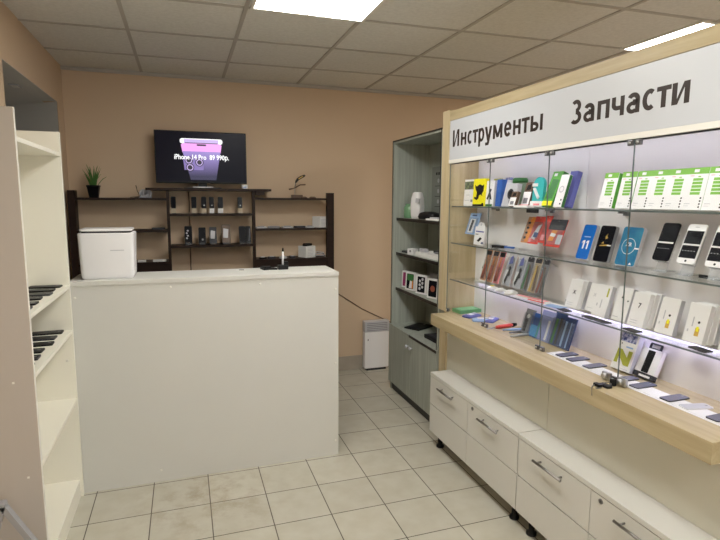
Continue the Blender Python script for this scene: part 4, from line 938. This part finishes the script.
for i, (x, y, rz, m, lab) in enumerate(((1.80, 2.475, 8, MGREY, 'grey pen-shaped tool with a dark end lying on the ledge'), (1.76, 2.40, 4, LGREY, 'pale grey tool lying nearest the ledge edge'), (1.80, 2.52, -6, SKY, 'light blue thin tool lying by the blue packs'))):
    t = thing('hand_tool', lab, 'tool', (x, y, LZ), R(rz), 'hand tools on the ledge')
    b = B(m); b.tube([(-.08, 0, .009), (-.02, 0, .009), (.05, 0, .009)], [.004, .008, .007], 8); part('shaft', b, t)
    b = B((BLACK, WPLAST, PURPLE)[i]); b.tube([(.05, 0, .009), (.085, 0, .009)], [.009, .006], 8); part('tip', b, t)
def film_pack(label, y, w, h, m, lean, deco, x=1.80):
    t = thing('tool_pack', label, 'tool pack', (x, y, LZ + .002), Q, 'packs leaning at the back of the ledge', lean)
    b = B(m); b.box(-w / 2, w / 2, 0, .004, 0, h); part('card', b, t)
    g = B(BLISTER); g.box(-w * .46, w * .46, -.012, 0, h * .02, h * .82, bev=.004); part('blister', g, t)
    g = B(INK); deco(g, w, h); part('tools', g, t)
film_pack('dark-topped pack with a grey tool, leaning at the back of the ledge', 2.435, .08, .145, MGREY, .30, lambda g, w, h: (P2(g, rect(-w * .5, w * .5, h * .8, h), GREEND), P2(g, rect(-w * .35, -w * .05, h * .1, h * .6), DGREY, 2), P2(g, circle(w * .16, 10, -w * .1, h * .72), WCARD, 2)))
film_pack('bright blue pack leaning at the back of the ledge', 2.37, .085, .135, BLUE, .30, lambda g, w, h: (P2(g, rect(-w * .35, w * .3, h * .05, h * .5), mat('azure_print', (.05, .30, .62), .4), 2), P2(g, rect(w * .3, w * .46, h * .05, h * .7), TEAL, 2)))
film_pack('pale violet pack with a white strip, leaning between blue packs', 2.285, .11, .165, mat('pale_violet_print', (.32, .36, .66), .45), .30, lambda g, w, h: (P2(g, rect(-w * .45, w * .45, h * .03, h * .45), BLUE), P2(g, rect(w * .1, w * .24, h * .05, h * .7), WCARD, 2), P2(g, [(-w * .5, h * .86), (w * .5, h * .78), (w * .5, h), (-w * .5, h)], NAVY)))
film_pack('navy pack with dark green tools, second from the far wall panel seam', 2.195, .085, .175, NAVY, .30, lambda g, w, h: (P2(g, rect(-w * .3, -w * .1, h * .05, h * .8), GREEND, 2), P2(g, rect(w * .05, w * .25, h * .05, h * .85), DGREY, 2), P2(g, rect(-w * .5, -w * .42, h * .0, h), SKY)))
film_pack('navy pack with light blue tools, last of the leaning packs', 2.12, .085, .165, NAVY, .30, lambda g, w, h: (P2(g, rect(-w * .35, -w * .2, h * .05, h * .85), SKY, 2), P2(g, rect(w * .1, w * .2, h * .05, h * .85), SKY, 2), P2(g, rect(w * .34, w * .46, h * .02, h), BLUE)))
b = B(PAPER); b.box(1.680, 1.772, 1.13, 2.09, LZ, LZ + .0015)
single('paper_strip', b, 'long white paper strip lying under the flat phones on the ledge', 'paper strip')
for i, (y, c) in enumerate(((2.028, 0), (1.953, 0), (1.845, 0), (1.662, 1), (1.578, 0), (1.433, 0), (1.345, 2), (1.245, 0))):
    lab = 'dark phone lying flat on the paper strip, %s from the leaning packs' % ORD[i]
    if c == 2: lab = 'white phone with a pale screen lying flat on the ledge'
    lying_phone(1.752, y, LZ + .0015, .110 if c != 1 else .10, .048, R((3, 0, 2, 0, 2, 1, -12, 2)[i]), lab, 'flat phones on the birch ledge', WPLAST if c == 2 else DGREY, LGREY if c == 2 else mat('dim_screen', (.17, .17, .23), .25), .004)
def d_N(g, w, h):
    P(g, rect(-w * .42, w * .42, h * .72, h * .97), PICTURE2); P(g, rect(w * .0, w * .35, h * .58, h * .62), SKY); P(g, circle(w * .03, 8, -w * .25, h * .66), DGREY)
    P(g, [(-w * .42, h * .16), (-w * .24, h * .16), (-w * .24, h * .36), (w * .10, h * .14), (w * .36, h * .14), (w * .40, h * .52), (w * .20, h * .52), (w * .19, h * .34), (-w * .14, h * .52), (-w * .36, h * .52)], OLIVE)
    P(g, rect(-w * .1, w * .4, h * .04, h * .055), LGREY)
goods('phone_box', 'white box with a large olive letter N, leaning on the ledge', 'box', 1.800, 1.752, LZ, .105, .178, .03, WCARD, .30, d_N, side=LGREY)
t = thing('power_bank_box', 'white and dark box with a hanging loop showing a black power bank, on the ledge', 'box', (1.815, 1.645, LZ + .008), Q, lean=.42)
b = B(WCARD); b.box(-.05, .05, 0, .022, .022, .13, bev=.001); b.box(-.05, .05, 0, .022, 0, .022, DGREY); b.box(-.02, .035, -.0006, 0, .004, .013, WCARD); part('carton', b, t)
b = B(BLACK); b.prism(rrect(.034, .098, .004, cx=.0, cy=.073), 'y', -.0015, 0); part('power_bank', b, t)
b = B(DGREY); b.box(-.03, .03, .008, .013, .13, .136); b.box(-.03, -.022, .008, .013, .136, .152); b.box(.022, .03, .008, .013, .136, .152); b.box(-.028, .028, .008, .013, .150, .157); part('hang_loop', b, t)

# ------------------------------------------------------------------ camera
f_px = 522.990; p, yaw, roll = .132245509, .324345737, .005382469
cp, sp_ = math.cos(p), math.sin(p)
right = Vector((1, 0, 0)); up = Vector((0, sp_, cp)); fw = Vector((0, cp, -sp_))
r2 = math.cos(roll) * right + math.sin(roll) * up; u2 = -math.sin(roll) * right + math.cos(roll) * up
rot = Matrix.Rotation(-yaw, 3, 'Z')
r2, u2, fw = rot @ r2, rot @ u2, rot @ fw
cam = bpy.data.cameras.new('camera'); cam.sensor_fit = 'HORIZONTAL'; cam.sensor_width = 36; cam.lens = f_px / 720 * 36
co = bpy.data.objects.new('camera', cam); col.objects.link(co)
co.matrix_world = Matrix(((r2.x, u2.x, -fw.x, 0), (r2.y, u2.y, -fw.y, 0), (r2.z, u2.z, -fw.z, 1.65), (0, 0, 0, 1)))
cam.clip_start = .02
sc.camera = co
w = bpy.data.worlds.new('world'); sc.world = w; w.use_nodes = True
w.node_tree.nodes['Background'].inputs[0].default_value = (.98, 1.0, .975, 1)
w.node_tree.nodes['Background'].inputs[1].default_value = 1.15
sc.view_settings.view_transform = 'Standard'; sc.view_settings.look = 'None'
sc.view_settings.exposure = 0.5; sc.view_settings.gamma = 1.0; sc.view_settings.use_curve_mapping = False
sc.cycles.use_denoising = True
sc.cycles.transparent_max_bounces = 32
sc.cycles.max_bounces = 10; sc.cycles.diffuse_bounces = 6
